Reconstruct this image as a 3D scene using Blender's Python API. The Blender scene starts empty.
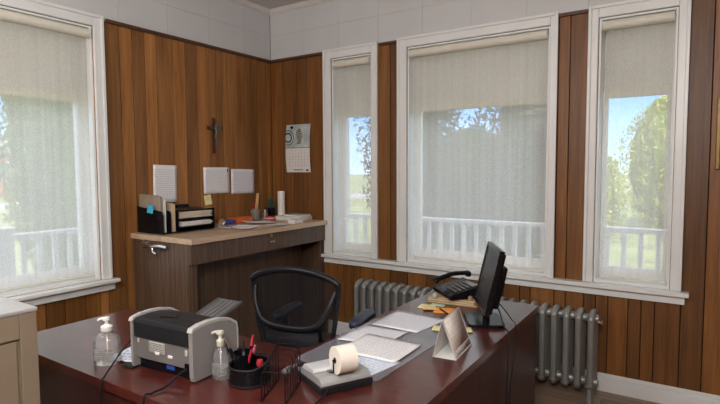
import bpy, math, random
from mathutils import Vector, Matrix, Euler
random.seed(7)
PI = math.pi
COL = bpy.context.scene.collection

# ------------------------------------------------------------------ mesh builder
class MB:
    def __init__(s): s.v = []; s.f = []; s.m = []; s.t = []; s.sm = []
    def add(s, vs, fs, mi=0, tone=0.5, smooth=False, mat=None):
        b = len(s.v)
        for p in vs:
            p = Vector(p)
            if mat is not None: p = mat @ p
            s.v.append(p)
        for f in fs:
            s.f.append(tuple(b + i for i in f)); s.m.append(mi); s.t.append(tone); s.sm.append(smooth)
        return s
    def box(s, x0, x1, y0, y1, z0, z1, mi=0, tone=0.5, mat=None):
        vs = [(x0,y0,z0),(x1,y0,z0),(x1,y1,z0),(x0,y1,z0),(x0,y0,z1),(x1,y0,z1),(x1,y1,z1),(x0,y1,z1)]
        fs = [(0,3,2,1),(4,5,6,7),(0,1,5,4),(1,2,6,5),(2,3,7,6),(3,0,4,7)]
        return s.add(vs, fs, mi, tone, False, mat)
    def cbox(s, c, d, mi=0, tone=0.5, mat=None):
        return s.box(c[0]-d[0]/2, c[0]+d[0]/2, c[1]-d[1]/2, c[1]+d[1]/2, c[2]-d[2]/2, c[2]+d[2]/2, mi, tone, mat)
    def prism(s, poly, z0, z1, mi=0, tone=0.5, mat=None, smooth=False):
        # poly: CCW list of (x,y), extruded along z
        n = len(poly)
        vs = [(x,y,z0) for x,y in poly] + [(x,y,z1) for x,y in poly]
        s.add(vs, [tuple(reversed(range(n))), tuple(range(n,2*n))], mi, tone, False, mat)
        return s.add(vs, [(i,(i+1)%n,n+(i+1)%n,n+i) for i in range(n)], mi, tone, smooth, mat)
    def lathe(s, prof, seg=24, mi=0, tone=0.5, mat=None, sx=1, sy=1, c=(0,0)):
        def ring(r, z): return [(c[0]+r*sx*math.cos(2*PI*k/seg), c[1]+r*sy*math.sin(2*PI*k/seg), z) for k in range(seg)]
        runs = [[prof[0]]]
        for i in range(1, len(prof)):
            runs[-1].append(prof[i])
            if i < len(prof)-1:
                a0 = math.atan2(prof[i][1]-prof[i-1][1], prof[i][0]-prof[i-1][0]); a1 = math.atan2(prof[i+1][1]-prof[i][1], prof[i+1][0]-prof[i][0])
                d = abs((a1-a0+PI) % (2*PI)-PI)
                if d > .75: runs.append([prof[i]])
        for run in runs:
            vs = [p for q in run for p in ring(*q)]
            s.add(vs, [(i*seg+k, i*seg+(k+1)%seg, (i+1)*seg+(k+1)%seg, (i+1)*seg+k) for i in range(len(run)-1) for k in range(seg)], mi, tone, True, mat)
        s.add(ring(*prof[0]), [tuple(reversed(range(seg)))], mi, tone, False, mat)
        s.add(ring(*prof[-1]), [tuple(range(seg))], mi, tone, False, mat)
        return s
    def cyl(s, p0, p1, r, seg=12, mi=0, r2=None):
        return s.tube([p0, p1], [r, r if r2 is None else r2], seg, mi)
    def tube(s, pts, r, seg=8, mi=0, closed=False, sx=1.0, up=None):
        pts = [Vector(p) for p in pts]; n = len(pts)
        rs = r if isinstance(r, (list, tuple)) else [r]*n
        vs = []; ref = Vector(up) if up else None; prev = None
        for i in range(n):
            if closed: d = pts[(i+1) % n] - pts[i-1]
            else: d = pts[min(i+1, n-1)] - pts[max(i-1, 0)]
            if d.length < 1e-9: d = Vector((0,0,1))
            d.normalize()
            if ref is not None: a = ref - d*ref.dot(d)
            elif prev is None:
                a = Vector((0,0,1)) if abs(d.z) < .9 else Vector((1,0,0)); a = a - d*a.dot(d)
            else: a = prev - d*prev.dot(d)
            if a.length < 1e-6: a = d.orthogonal()
            a.normalize(); prev = a; b = d.cross(a)
            for k in range(seg):
                t = 2*PI*k/seg
                vs.append(pts[i] + a*(math.cos(t)*rs[i]*sx) + b*(math.sin(t)*rs[i]))
        fs = []
        m = n if closed else n-1
        for i in range(m):
            j = (i+1) % n
            for k in range(seg):
                fs.append((i*seg+k, i*seg+(k+1)%seg, j*seg+(k+1)%seg, j*seg+k))
        s.add(vs, fs, mi, .5, True)
        if not closed:
            s.add(vs[:seg], [tuple(reversed(range(seg)))], mi)
            s.add(vs[-seg:], [tuple(range(seg))], mi)
        return s
    def grid(s, fn, nu, nv, th=0.0, mi=0, smooth=True):
        # fn(u,v)->point ; with th a solid sheet offset along z
        P = [[Vector(fn(i/nu, j/nv)) for i in range(nu+1)] for j in range(nv+1)]
        vs = [p for row in P for p in row]
        fs = [(j*(nu+1)+i, j*(nu+1)+i+1, (j+1)*(nu+1)+i+1, (j+1)*(nu+1)+i) for j in range(nv) for i in range(nu)]
        if th <= 0: return s.add(vs, fs, mi, .5, smooth)
        N = len(vs)
        lo = [p - Vector((0,0,th)) for p in vs]
        al = vs + lo
        f2 = fs + [tuple(N+i for i in reversed(f)) for f in fs]
        def edge(a, b): f2.append((b, a, N+a, N+b))
        for i in range(nu): edge(i, i+1); edge(nv*(nu+1)+i+1, nv*(nu+1)+i)
        for j in range(nv): edge((j+1)*(nu+1), j*(nu+1)); edge(j*(nu+1)+nu, (j+1)*(nu+1)+nu)
        return s.add(al, f2, mi, .5, smooth)
    def build(s, name, mats, parent=None, bevel=0, seg=2, smooth=False, loc=None, rot=None):
        me = bpy.data.meshes.new(name)
        me.from_pydata([tuple(p) for p in s.v], [], s.f)
        if not isinstance(mats, (list, tuple)): mats = [mats]
        for m in mats: me.materials.append(m)
        me.polygons.foreach_set('material_index', s.m)
        me.polygons.foreach_set('use_smooth', [smooth or q for q in s.sm])
        at = me.attributes.new('tone', 'FLOAT', 'FACE')
        at.data.foreach_set('value', s.t)
        me.update()
        o = bpy.data.objects.new(name, me); COL.objects.link(o)
        if parent is not None: o.parent = parent
        if loc: o.location = loc
        if rot: o.rotation_euler = rot
        if bevel:
            b = o.modifiers.new('bevel', 'BEVEL'); b.width = bevel; b.segments = seg
            b.limit_method = 'ANGLE'; b.angle_limit = math.radians(40)
            b.use_clamp_overlap = True
        return o

def tag(o, label=None, cat=None, group=None, kind=None):
    if label: o['label'] = label
    if cat: o['category'] = cat
    if group: o['group'] = group
    if kind: o['kind'] = kind
    return o
def thing(name, label, cat, loc=(0,0,0), rz=0, group=None, kind=None, rot=None):
    o = bpy.data.objects.new(name, None); COL.objects.link(o)
    o.location = loc; o.rotation_euler = rot if rot else (0,0,rz); o.empty_display_size = .05
    return tag(o, label, cat, group, kind)
def copy_tree(o, parent=None):
    c = o.copy(); COL.objects.link(c)
    if parent is not None: c.parent = parent
    for ch in list(o.children): copy_tree(ch, c)
    return c
def bez(p0, p1, p2, p3, n=12):
    out = []
    p0, p1, p2, p3 = map(Vector, (p0, p1, p2, p3))
    for i in range(n+1):
        t = i/n; out.append((1-t)**3*p0 + 3*(1-t)**2*t*p1 + 3*(1-t)*t*t*p2 + t**3*p3)
    return out
def spline(pts, n=8):
    pts = [Vector(p) for p in pts]; out = []
    for i in range(len(pts)-1):
        a = pts[max(i-1,0)]; b = pts[i]; c = pts[i+1]; d = pts[min(i+2, len(pts)-1)]
        for k in range(n):
            t = k/n
            out.append(.5*((2*b) + (c-a)*t + (2*a-5*b+4*c-d)*t*t + (3*b-a-3*c+d)*t**3))
    out.append(pts[-1]); return out

def rounded(poly, r, n=5):
    out = []; N_ = len(poly)
    for i in range(N_):
        p = Vector(poly[i]); a = (Vector(poly[i-1])-p).normalized(); b = (Vector(poly[(i+1)%N_])-p).normalized()
        for k in range(n+1):
            t = k/n; q = (1-t)**2*(p+a*r) + 2*(1-t)*t*p + t*t*(p+b*r); out.append((q.x, q.y))
    return out

# ------------------------------------------------------------------ materials
def nt(name):
    m = bpy.data.materials.new(name); m.use_nodes = True
    t = m.node_tree; t.nodes.clear(); return m, t, t.nodes, t.links
def rgb(c): return (c[0], c[1], c[2], 1)
def ramp(N, stops):
    r = N.new('ShaderNodeValToRGB'); e = r.color_ramp.elements
    e[0].position = stops[0][0]; e[0].color = rgb(stops[0][1])
    e[1].position = stops[-1][0]; e[1].color = rgb(stops[-1][1])
    for p, c in stops[1:-1]:
        q = e.new(p); q.color = rgb(c)
    return r
def mathn(N, L, op, a, b=None, c=None):
    n = N.new('ShaderNodeMath'); n.operation = op
    for i, v in enumerate((a, b, c)):
        if v is None: continue
        if isinstance(v, (int, float)): n.inputs[i].default_value = v
        else: L.new(v, n.inputs[i])
    return n.outputs[0]
def M(name, c, rough=.5, metal=0, var=.12, scale=12, bump=0.0, coat=0, sheen=0):
    m, t, N, L = nt(name)
    out = N.new('ShaderNodeOutputMaterial'); p = N.new('ShaderNodeBsdfPrincipled')
    tc = N.new('ShaderNodeTexCoord'); nz = N.new('ShaderNodeTexNoise')
    nz.inputs['Scale'].default_value = scale; nz.inputs['Detail'].default_value = 4
    L.new(tc.outputs['Object'], nz.inputs['Vector'])
    r = ramp(N, [(.3, [x*(1-var) for x in c]), (.7, [min(1, x*(1+var)) for x in c])])
    L.new(nz.outputs['Fac'], r.inputs['Fac']); L.new(r.outputs['Color'], p.inputs['Base Color'])
    p.inputs['Roughness'].default_value = rough; p.inputs['Metallic'].default_value = metal
    p.inputs['Coat Weight'].default_value = coat
    if max(c) < .03: p.inputs['Specular IOR Level'].default_value = .22
    if bump:
        b = N.new('ShaderNodeBump'); b.inputs['Strength'].default_value = bump; b.inputs['Distance'].default_value = .002
        n2 = N.new('ShaderNodeTexNoise'); n2.inputs['Scale'].default_value = scale*12
        L.new(tc.outputs['Object'], n2.inputs['Vector']); L.new(n2.outputs['Fac'], b.inputs['Height'])
        L.new(b.outputs['Normal'], p.inputs['Normal'])
    L.new(p.outputs['BSDF'], out.inputs['Surface']); return m
def wood(name, cols, rough=.4, grain=(26,26,1.3), tone=True, coat=0.0, spec=.5, tint=(.68,1.30)):
    m, t, N, L = nt(name)
    out = N.new('ShaderNodeOutputMaterial'); p = N.new('ShaderNodeBsdfPrincipled')
    tc = N.new('ShaderNodeTexCoord'); at = N.new('ShaderNodeAttribute'); at.attribute_name = 'tone'
    off = N.new('ShaderNodeVectorMath'); off.operation = 'SCALE'
    cmb = N.new('ShaderNodeCombineXYZ')
    for i in range(3): L.new(at.outputs['Fac'], cmb.inputs[i])
    L.new(cmb.outputs[0], off.inputs[0]); off.inputs['Scale'].default_value = 37.0
    add = N.new('ShaderNodeVectorMath'); add.operation = 'ADD'
    L.new(tc.outputs['Object'], add.inputs[0]); L.new(off.outputs[0], add.inputs[1])
    mp = N.new('ShaderNodeMapping'); mp.inputs['Scale'].default_value = grain
    L.new(add.outputs[0], mp.inputs['Vector'])
    n1 = N.new('ShaderNodeTexNoise'); n1.inputs['Scale'].default_value = 1.0; n1.inputs['Detail'].default_value = 8
    n1.inputs['Roughness'].default_value = .65; n1.inputs['Distortion'].default_value = .6
    L.new(mp.outputs[0], n1.inputs['Vector'])
    mp2 = N.new('ShaderNodeMapping'); mp2.inputs['Scale'].default_value = [g*5 for g in grain]
    L.new(add.outputs[0], mp2.inputs['Vector'])
    n2 = N.new('ShaderNodeTexNoise'); n2.inputs['Scale'].default_value = 1.0; n2.inputs['Detail'].default_value = 3
    L.new(mp2.outputs[0], n2.inputs['Vector'])
    f = mathn(N, L, 'ADD', mathn(N, L, 'MULTIPLY', n1.outputs['Fac'], .72), mathn(N, L, 'MULTIPLY', n2.outputs['Fac'], .28))
    r = ramp(N, [(.33, cols[0]), (.5, cols[1]), (.68, cols[2])])
    L.new(f, r.inputs['Fac'])
    col = r.outputs['Color']
    if tone:
        tr = ramp(N, [(0, (tint[0],)*3), (1, (tint[1], tint[1]*.98, tint[1]*.92))])
        L.new(at.outputs['Fac'], tr.inputs['Fac'])
        mx = N.new('ShaderNodeMix'); mx.data_type = 'RGBA'; mx.blend_type = 'MULTIPLY'; mx.inputs[0].default_value = 1
        L.new(col, mx.inputs[6]); L.new(tr.outputs['Color'], mx.inputs[7]); col = mx.outputs[2]
    L.new(col, p.inputs['Base Color']); p.inputs['Roughness'].default_value = rough
    p.inputs['Coat Weight'].default_value = coat; p.inputs['Coat Roughness'].default_value = .12
    p.inputs['Specular IOR Level'].default_value = spec
    b = N.new('ShaderNodeBump'); b.inputs['Strength'].default_value = .12; b.inputs['Distance'].default_value = .001
    L.new(f, b.inputs['Height']); L.new(b.outputs['Normal'], p.inputs['Normal'])
    L.new(p.outputs['BSDF'], out.inputs['Surface']); return m
def seethrough(name, col, alpha, rough=.05, spec_w=.15, tcol=(1,1,1), weave=0):
    """thin clear plastic / glass: straight transparency plus a glossy layer and a little body colour"""
    m, t, N, L = nt(name)
    out = N.new('ShaderNodeOutputMaterial'); tr = N.new('ShaderNodeBsdfTransparent'); tr.inputs['Color'].default_value = rgb(tcol)
    df = N.new('ShaderNodeBsdfPrincipled'); df.inputs['Base Color'].default_value = rgb(col); df.inputs['Roughness'].default_value = rough; df.inputs['Specular IOR Level'].default_value = .1 if max(col) < .03 else .5
    gl = N.new('ShaderNodeBsdfGlossy'); gl.inputs['Roughness'].default_value = rough
    fr = N.new('ShaderNodeLayerWeight'); fr.inputs['Blend'].default_value = .25
    a = N.new('ShaderNodeMixShader')
    nz = N.new('ShaderNodeTexNoise'); nz.inputs['Scale'].default_value = 30
    tc = N.new('ShaderNodeTexCoord'); L.new(tc.outputs['Object'], nz.inputs['Vector'])
    L.new(mathn(N, L, 'MULTIPLY_ADD', nz.outputs['Fac'], .08, alpha-.04), a.inputs[0])
    L.new(tr.outputs[0], a.inputs[1]); L.new(df.outputs[0], a.inputs[2])
    b = N.new('ShaderNodeMixShader')
    L.new(mathn(N, L, 'MULTIPLY', fr.outputs['Fresnel'], spec_w*4), b.inputs[0])
    L.new(a.outputs[0], b.inputs[1]); L.new(gl.outputs[0], b.inputs[2]); L.new(b.outputs[0], out.inputs['Surface'])
    return m
def fabric_shade():
    m, t, N, L = nt('solar_screen_fabric')
    out = N.new('ShaderNodeOutputMaterial'); tr = N.new('ShaderNodeBsdfTransparent')
    df = N.new('ShaderNodeBsdfDiffuse'); tl = N.new('ShaderNodeBsdfTranslucent')
    tc = N.new('ShaderNodeTexCoord')
    mp = N.new('ShaderNodeMapping'); mp.inputs['Scale'].default_value = (260, 260, 90); L.new(tc.outputs['Object'], mp.inputs[0])
    nz = N.new('ShaderNodeTexNoise'); nz.inputs['Scale'].default_value = 1; nz.inputs['Detail'].default_value = 2; L.new(mp.outputs[0], nz.inputs[0])
    mp2 = N.new('ShaderNodeMapping'); mp2.inputs['Scale'].default_value = (30, 30, .6); L.new(tc.outputs['Object'], mp2.inputs[0])
    n2 = N.new('ShaderNodeTexNoise'); n2.inputs['Scale'].default_value = 1; n2.inputs['Detail'].default_value = 3; L.new(mp2.outputs[0], n2.inputs[0])
    r = ramp(N, [(.3, (.85,.815,.765)), (.7, (.91,.88,.83))]); L.new(n2.outputs['Fac'], r.inputs['Fac'])
    L.new(r.outputs['Color'], df.inputs['Color']); L.new(r.outputs['Color'], tl.inputs['Color'])
    a = N.new('ShaderNodeMixShader'); a.inputs[0].default_value = SH_TL; L.new(df.outputs[0], a.inputs[1]); L.new(tl.outputs[0], a.inputs[2])
    b = N.new('ShaderNodeMixShader')
    fac = mathn(N, L, 'ADD', mathn(N, L, 'MULTIPLY', nz.outputs['Fac'], .30), mathn(N, L, 'MULTIPLY_ADD', n2.outputs['Fac'], .08, SH_OP-.19))
    lw = N.new('ShaderNodeLayerWeight'); lw.inputs['Blend'].default_value = .5
    fac = mathn(N, L, 'MINIMUM', mathn(N, L, 'ADD', fac, mathn(N, L, 'MULTIPLY', lw.outputs['Facing'], SH_K)), .93)   # a woven screen closes up at a slant
    L.new(fac, b.inputs[0]); L.new(tr.outputs[0], b.inputs[1]); L.new(a.outputs[0], b.inputs[2]); L.new(b.outputs[0], out.inputs['Surface'])
    return m
SH_TL, SH_OP, SH_K = .72, .37, .28
def text_paper(name, base, ink, rows=22, dens=.52, x0=.1, x1=.9, y0=.08, y1=.92, box=False, amt=.75):
    """paper with rows of small print, by the sheet's own bounding coordinates"""
    m, t, N, L = nt(name)
    out = N.new('ShaderNodeOutputMaterial'); p = N.new('ShaderNodeBsdfPrincipled'); p.inputs['Roughness'].default_value = .7
    tc = N.new('ShaderNodeTexCoord'); sp = N.new('ShaderNodeSeparateXYZ'); L.new(tc.outputs['Generated'], sp.inputs[0])
    x, y = sp.outputs[0], sp.outputs[1]
    fr = mathn(N, L, 'FRACT', mathn(N, L, 'MULTIPLY', y, rows)); line = mathn(N, L, 'GREATER_THAN', fr, .55)
    cm = N.new('ShaderNodeCombineXYZ'); L.new(mathn(N, L, 'MULTIPLY', x, rows*1.7), cm.inputs[0])
    L.new(mathn(N, L, 'FLOOR', mathn(N, L, 'MULTIPLY', y, rows)), cm.inputs[1])
    nz = N.new('ShaderNodeTexNoise'); nz.inputs['Scale'].default_value = 1.0; nz.inputs['Detail'].default_value = 1; L.new(cm.outputs[0], nz.inputs[0])
    g = mathn(N, L, 'GREATER_THAN', nz.outputs['Fac'], dens)
    k = mathn(N, L, 'MULTIPLY', line, g)
    for v, lo, hi in ((x, x0, x1), (y, y0, y1)):
        k = mathn(N, L, 'MULTIPLY', k, mathn(N, L, 'MULTIPLY', mathn(N, L, 'GREATER_THAN', v, lo), mathn(N, L, 'LESS_THAN', v, hi)))
    if box:
        gx = mathn(N, L, 'LESS_THAN', mathn(N, L, 'FRACT', mathn(N, L, 'MULTIPLY', x, 7)), .1)
        gy = mathn(N, L, 'LESS_THAN', mathn(N, L, 'FRACT', mathn(N, L, 'MULTIPLY', y, 6)), .1)
        k = mathn(N, L, 'MAXIMUM', mathn(N, L, 'MULTIPLY', k, .4), mathn(N, L, 'MULTIPLY', mathn(N, L, 'MAXIMUM', gx, gy), .5))
    mx = N.new('ShaderNodeMix'); mx.data_type = 'RGBA'; L.new(mathn(N, L, 'MULTIPLY', k, amt), mx.inputs[0])
    mx.inputs[6].default_value = rgb(base); mx.inputs[7].default_value = rgb(ink)
    L.new(mx.outputs[2], p.inputs['Base Color']); L.new(p.outputs[0], out.inputs['Surface']); return m
def floor_mat():
    m, t, N, L = nt('laminate_floor')
    out = N.new('ShaderNodeOutputMaterial'); p = N.new('ShaderNodeBsdfPrincipled'); tc = N.new('ShaderNodeTexCoord')
    br = N.new('ShaderNodeTexBrick'); br.inputs['Scale'].default_value = 1; br.inputs['Brick Width'].default_value = 1.2; br.inputs['Row Height'].default_value = .14
    br.inputs['Mortar Size'].default_value = .003; br.inputs['Color1'].default_value = (.20,.135,.095,1); br.inputs['Color2'].default_value = (.30,.215,.16,1); br.inputs['Mortar'].default_value = (.06,.04,.03,1)
    L.new(tc.outputs['Object'], br.inputs['Vector'])
    mp = N.new('ShaderNodeMapping'); mp.inputs['Scale'].default_value = (2,30,1); L.new(tc.outputs['Object'], mp.inputs[0])
    nz = N.new('ShaderNodeTexNoise'); nz.inputs['Detail'].default_value = 6; nz.inputs['Scale'].default_value = 1; L.new(mp.outputs[0], nz.inputs[0])
    r = ramp(N, [(.3, (.6,.6,.6)), (.7, (1.25,1.2,1.15))]); L.new(nz.outputs['Fac'], r.inputs[0])
    mx = N.new('ShaderNodeMix'); mx.data_type = 'RGBA'; mx.blend_type = 'MULTIPLY'; mx.inputs[0].default_value = 1
    L.new(br.outputs['Color'], mx.inputs[6]); L.new(r.outputs[0], mx.inputs[7]); L.new(mx.outputs[2], p.inputs['Base Color'])
    p.inputs['Roughness'].default_value = .4; L.new(p.outputs[0], out.inputs[0]); return m

FILL_W = 95
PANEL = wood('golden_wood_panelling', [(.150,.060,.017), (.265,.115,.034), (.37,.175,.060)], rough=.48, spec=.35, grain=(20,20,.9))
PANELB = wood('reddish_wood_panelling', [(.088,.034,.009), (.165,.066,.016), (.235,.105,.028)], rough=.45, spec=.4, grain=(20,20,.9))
MOULD = wood('dark_wood_moulding', [(.045,.016,.008), (.075,.028,.013), (.11,.045,.02)], rough=.4, tone=False)
WALLW = M('white_wall_board', (.54,.55,.555), .75, var=.03, scale=3, bump=.1)
CEILM = M('ceiling_board', (.62,.60,.59), .85, var=.03, scale=3)
TRIMW = M('white_gloss_trim', (.70,.72,.715), .35, var=.03, scale=6)
SASHW = M('white_sash_paint', (.70,.72,.71), .4, var=.03, scale=6)
FLOOR = floor_mat()
SHADE = fabric_shade()
ROLLM = M('shade_roll_cream', (.66,.64,.55), .6, var=.03)
def frosted():
    m, t, N, L = nt('obscured_glass'); o = N.new('ShaderNodeOutputMaterial'); tl = N.new('ShaderNodeBsdfTranslucent'); df = N.new('ShaderNodeBsdfPrincipled')
    tc = N.new('ShaderNodeTexCoord'); nz = N.new('ShaderNodeTexNoise'); nz.inputs['Scale'].default_value = 8; L.new(tc.outputs['Object'], nz.inputs[0])
    r = ramp(N, [(.3, (.66,.64,.60)), (.7, (.74,.72,.68))]); L.new(nz.outputs['Fac'], r.inputs[0]); L.new(r.outputs[0], tl.inputs[0]); L.new(r.outputs[0], df.inputs['Base Color'])
    df.inputs['Roughness'].default_value = .3; x = N.new('ShaderNodeMixShader'); x.inputs[0].default_value = .55; L.new(df.outputs[0], x.inputs[1]); L.new(tl.outputs[0], x.inputs[2]); L.new(x.outputs[0], o.inputs[0]); return m
FROST = frosted()
GLASS = seethrough('window_glass', (.8,.85,.85), .03, .02, .10)
WALNUT = wood('walnut_laminate', [(.042,.023,.014), (.095,.056,.035), (.165,.105,.07)], rough=.42, grain=(55,55,1.6), tone=False)
OAKTOP = wood('tan_laminate', [(.38,.26,.165), (.50,.355,.235), (.60,.45,.31)], rough=.35, grain=(12,1.2,12), tone=False, coat=.1)
MAHOG = wood('mahogany_veneer', [(.038,.007,.006), (.070,.013,.010), (.110,.024,.017)], rough=.30, grain=(3,22,3), tone=False, coat=.6, spec=.5)
MAHOGD = wood('mahogany_side', [(.022,.006,.006), (.040,.010,.009), (.06,.015,.012)], rough=.38, grain=(16,16,2), tone=False)
CREAM = M('cream_painted_wood', (.235,.19,.135), .5, var=.07, scale=5, bump=.1)
CREAMT = M('pale_cabinet_top', (.36,.355,.35), .3, var=.06, scale=8)
BLACKP = M('black_plastic', (.005,.005,.007), .24, var=.2)
BLACKM = M('black_metal', (.01,.01,.012), .3, metal=.4, var=.2)
DKGREY = M('charcoal_plastic', (.016,.017,.020), .40, var=.1)
GREYP = M('grey_plastic', (.135,.13,.127), .5, var=.06)
LGREY = M('light_grey_plastic', (.42,.42,.41), .42, var=.05)
SILV = M('silver_plastic', (.38,.385,.39), .35, metal=.25, var=.05)
CHROME = M('chrome', (.75,.75,.75), .18, metal=1, var=.05)
IRON = M('painted_cast_iron', (.26,.262,.25), .36, metal=.35, var=.08, scale=9, bump=.15)
BRASS = M('brass', (.45,.3,.1), .35, metal=1)
WHITEP = M('white_plastic', (.78,.77,.74), .4, var=.04)
PAPER = text_paper('printed_paper', (.78,.78,.80), (.12,.12,.16), 17, .47, amt=.30)
PAPERG = text_paper('faint_form', (.74,.75,.80), (.16,.18,.25), 18, .46, amt=.30)
PLAIN = M('plain_paper', (.72,.71,.69), .8, var=.04)
MANILA = M('manila_card', (.56,.44,.29), .75, var=.08)
KRAFT = M('kraft_folder', (.42,.29,.15), .7, var=.12)
BLUEP = M('blue_plastic', (.02,.06,.30), .4)
ORANGE = M('orange_card', (.62,.13,.035), .6)
ORANGE2 = M('orange_note', (.85,.36,.06), .7)
YELLOW = M('yellow_note', (.80,.74,.36), .7)
CYAN = M('blue_note', (.05,.42,.62), .6)
RED = M('red_plastic', (.42,.02,.035), .4)
GREEN = M('dark_green_plastic', (.01,.09,.055), .5)
CLEARP = seethrough('clear_plastic', (.75,.78,.80), .09, .06, .22)
GEL = seethrough('clear_gel', (.70,.74,.74), .09, .12, .06)
MATP = seethrough('clear_desk_mat', (.40,.40,.46), .34, .16, .10)
MESH = seethrough('black_chair_mesh', (.008,.008,.010), .74, .9, .0)
CHAIRP = M('black_chair_plastic', (.009,.010,.013), .36, var=.15)
ARMP = M('dark_blue_arm_pad', (.030,.040,.066), .45, var=.1)
SEATF = M('black_seat_fabric', (.012,.012,.014), .9, var=.2, scale=60, bump=.4)
CRIM = M('receipt_paper', (.78,.735,.65), .75, var=.03)
SCREEN = M('dark_screen', (.018,.020,.022), .30, var=.05)
CORDM = M('black_cord', (.008,.008,.009), .5)
GOLD = M('gold_frame', (.20,.13,.045), .45, metal=.6)
CRUX = wood('crucifix_wood', [(.035,.009,.005), (.06,.015,.008), (.09,.024,.012)], rough=.35, tone=False)
PEWTER = M('pewter', (.16,.14,.11), .5, metal=.5)

# ------------------------------------------------------------------ room shell
RX, RY, H = 4.7, -5.2, 3.02      # room: x 0..RX, y RY..0
PT = 2.535                        # panelling top
def wall_mesh(name, axis, lo, hi, openings, seedv, at=0.0, sgn=1, thick=.26, wide=None):
    """axis 'x': wall runs along x at y=at, inner face towards -y*sgn ; axis 'y': runs along y at x=at."""
    rnd = random.Random(seedv); mb = MB()
    def put(a0, a1, d0, d1, z0, z1, mi, tone=.5):
        d0, d1 = sorted((at + sgn*d0, at + sgn*d1))
        if axis == 'x': mb.box(a0, a1, d0, d1, z0, z1, mi, tone)
        else: mb.box(d0, d1, a0, a1, z0, z1, mi, tone)
    # structural body behind the boards, split around the openings
    cuts = sorted({lo, hi} | {o[0] for o in openings} | {o[1] for o in openings})
    for a0, a1 in zip(cuts[:-1], cuts[1:]):
        mid = (a0+a1)/2; op = [o for o in openings if o[0] < mid < o[1]]
        if op:
            o = op[0]; put(a0, a1, .012, thick, 0, o[2], 0); put(a0, a1, .012, thick, o[3], H, 0)
        else: put(a0-(.26 if a0 == lo and axis == 'x' else 0), a1+(.26 if a1 == hi and axis == 'x' else 0), .012, thick, 0, H, 0)
    # planks
    a = lo; last = .5
    while a < hi - .005:
        w = rnd.choice([.075, .10, .12, .14, .165]) if wide is None else wide
        b = min(a+w, hi)
        tn = rnd.random()
        while abs(tn-last) < .18: tn = rnd.random()
        last = tn
        segs = [(a, b)]
        inner = sorted({a, b} | {v for o in openings for v in (o[0], o[1]) if a < v < b})
        for s0, s1 in zip(inner[:-1], inner[1:]):
            mid = (s0+s1)/2; op = [o for o in openings if o[0] < mid < o[1]]
            g0 = .0030 if s0 == a else 0; g1 = .0030 if s1 == b else 0
            if op:
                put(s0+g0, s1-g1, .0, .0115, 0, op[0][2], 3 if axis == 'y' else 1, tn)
            else: put(s0+g0, s1-g1, .0, .0115, 0, PT, 1, tn)
        a = b
    # painted tiles above
    zs = [PT, 2.775, H]
    for r in range(2):
        a = lo
        while a < hi - .005:
            b = min(a+.405, hi); 
            put(a+.0005, b-.0005, 0.002, .0115, zs[r]+.0005, zs[r+1]-.0005, 2); a = b
    return mb
OB = [(.732, 1.150, .735, 2.475), (1.492, 2.598, .735, 2.475), (2.908, 3.345, .735, 2.475)]
OA = [(-2.94, -1.755, .735, 2.475)]
MID = M('wall_core', (.018,.009,.005), .8)
def wallb(name, mb, pm_=None):
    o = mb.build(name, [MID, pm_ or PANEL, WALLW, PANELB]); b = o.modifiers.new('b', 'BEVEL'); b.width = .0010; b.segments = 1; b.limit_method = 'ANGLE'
    return tag(o, kind='structure')
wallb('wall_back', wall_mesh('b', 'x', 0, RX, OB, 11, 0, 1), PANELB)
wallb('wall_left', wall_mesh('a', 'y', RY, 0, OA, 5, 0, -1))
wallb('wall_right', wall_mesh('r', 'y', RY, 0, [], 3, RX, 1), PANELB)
wallb('wall_front', wall_mesh('f', 'x', 0, RX, [], 4, RY, -1))
tag(MB().box(-.26, RX+.26, RY-.26, .26, -.12, 0).build('floor', FLOOR), kind='structure')
tag(MB().box(-.26, RX+.26, RY-.26, .26, H, H+.12).build('ceiling', CEILM), kind='structure')
# mouldings
t1 = MB()
t1.box(.012, .66, -.022, -.0005, PT-.012, PT+.014); t1.box(1.222, 1.41, -.018, -.0005, PT-.012, PT+.012)
t1.box(2.652, 2.846, -.018, -.0005, PT-.012, PT+.012); t1.box(3.42, RX, -.022, -.0005, PT-.012, PT+.014)
tag(t1.build('trim_1', MOULD, bevel=.004), kind='structure')
tag(MB().box(.0005, .022, -1.655, -.0005, PT-.012, PT+.014).box(.0005, .022, RY, -3.03, PT-.012, PT+.014).build('trim_2', MOULD, bevel=.004), kind='structure')
c1 = MB()
c1.prism([(-.0,H-.045),(-.02,H-.03),(-.035,H-.0),(0,H)], 0, RX, mat=Matrix(((0,0,1,0),(1,0,0,0),(0,1,0,0),(0,0,0,1))))
tag(c1.build('trim_3', CEILM), kind='structure')
c2 = MB(); c2.prism([(0,H-.045),(.02,H-.03),(.035,H),(0,H)], 0, -RY, mat=Matrix(((1,0,0,0),(0,0,-1,0),(0,1,0,0),(0,0,0,1))))
tag(c2.build('trim_4', CEILM), kind='structure')
def baseb(name, x0, x1, y0, y1, ax):
    mb = MB()
    if ax == 'x': mb.box(x0, x1, -.018, -.0005, 0, .095); mb.box(x0, x1, -.011, -.0005, .0955, .122)
    else: mb.box(.0005, .018, y0, y1, 0, .095); mb.box(.0005, .011, y0, y1, .0955, .122)
    tag(mb.build(name, TRIMW, bevel=.003), kind='structure')
baseb('baseboard_back', .68, RX, 0, 0, 'x'); baseb('baseboard_left', 0, 0, RY, -1.53, 'y')

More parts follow.
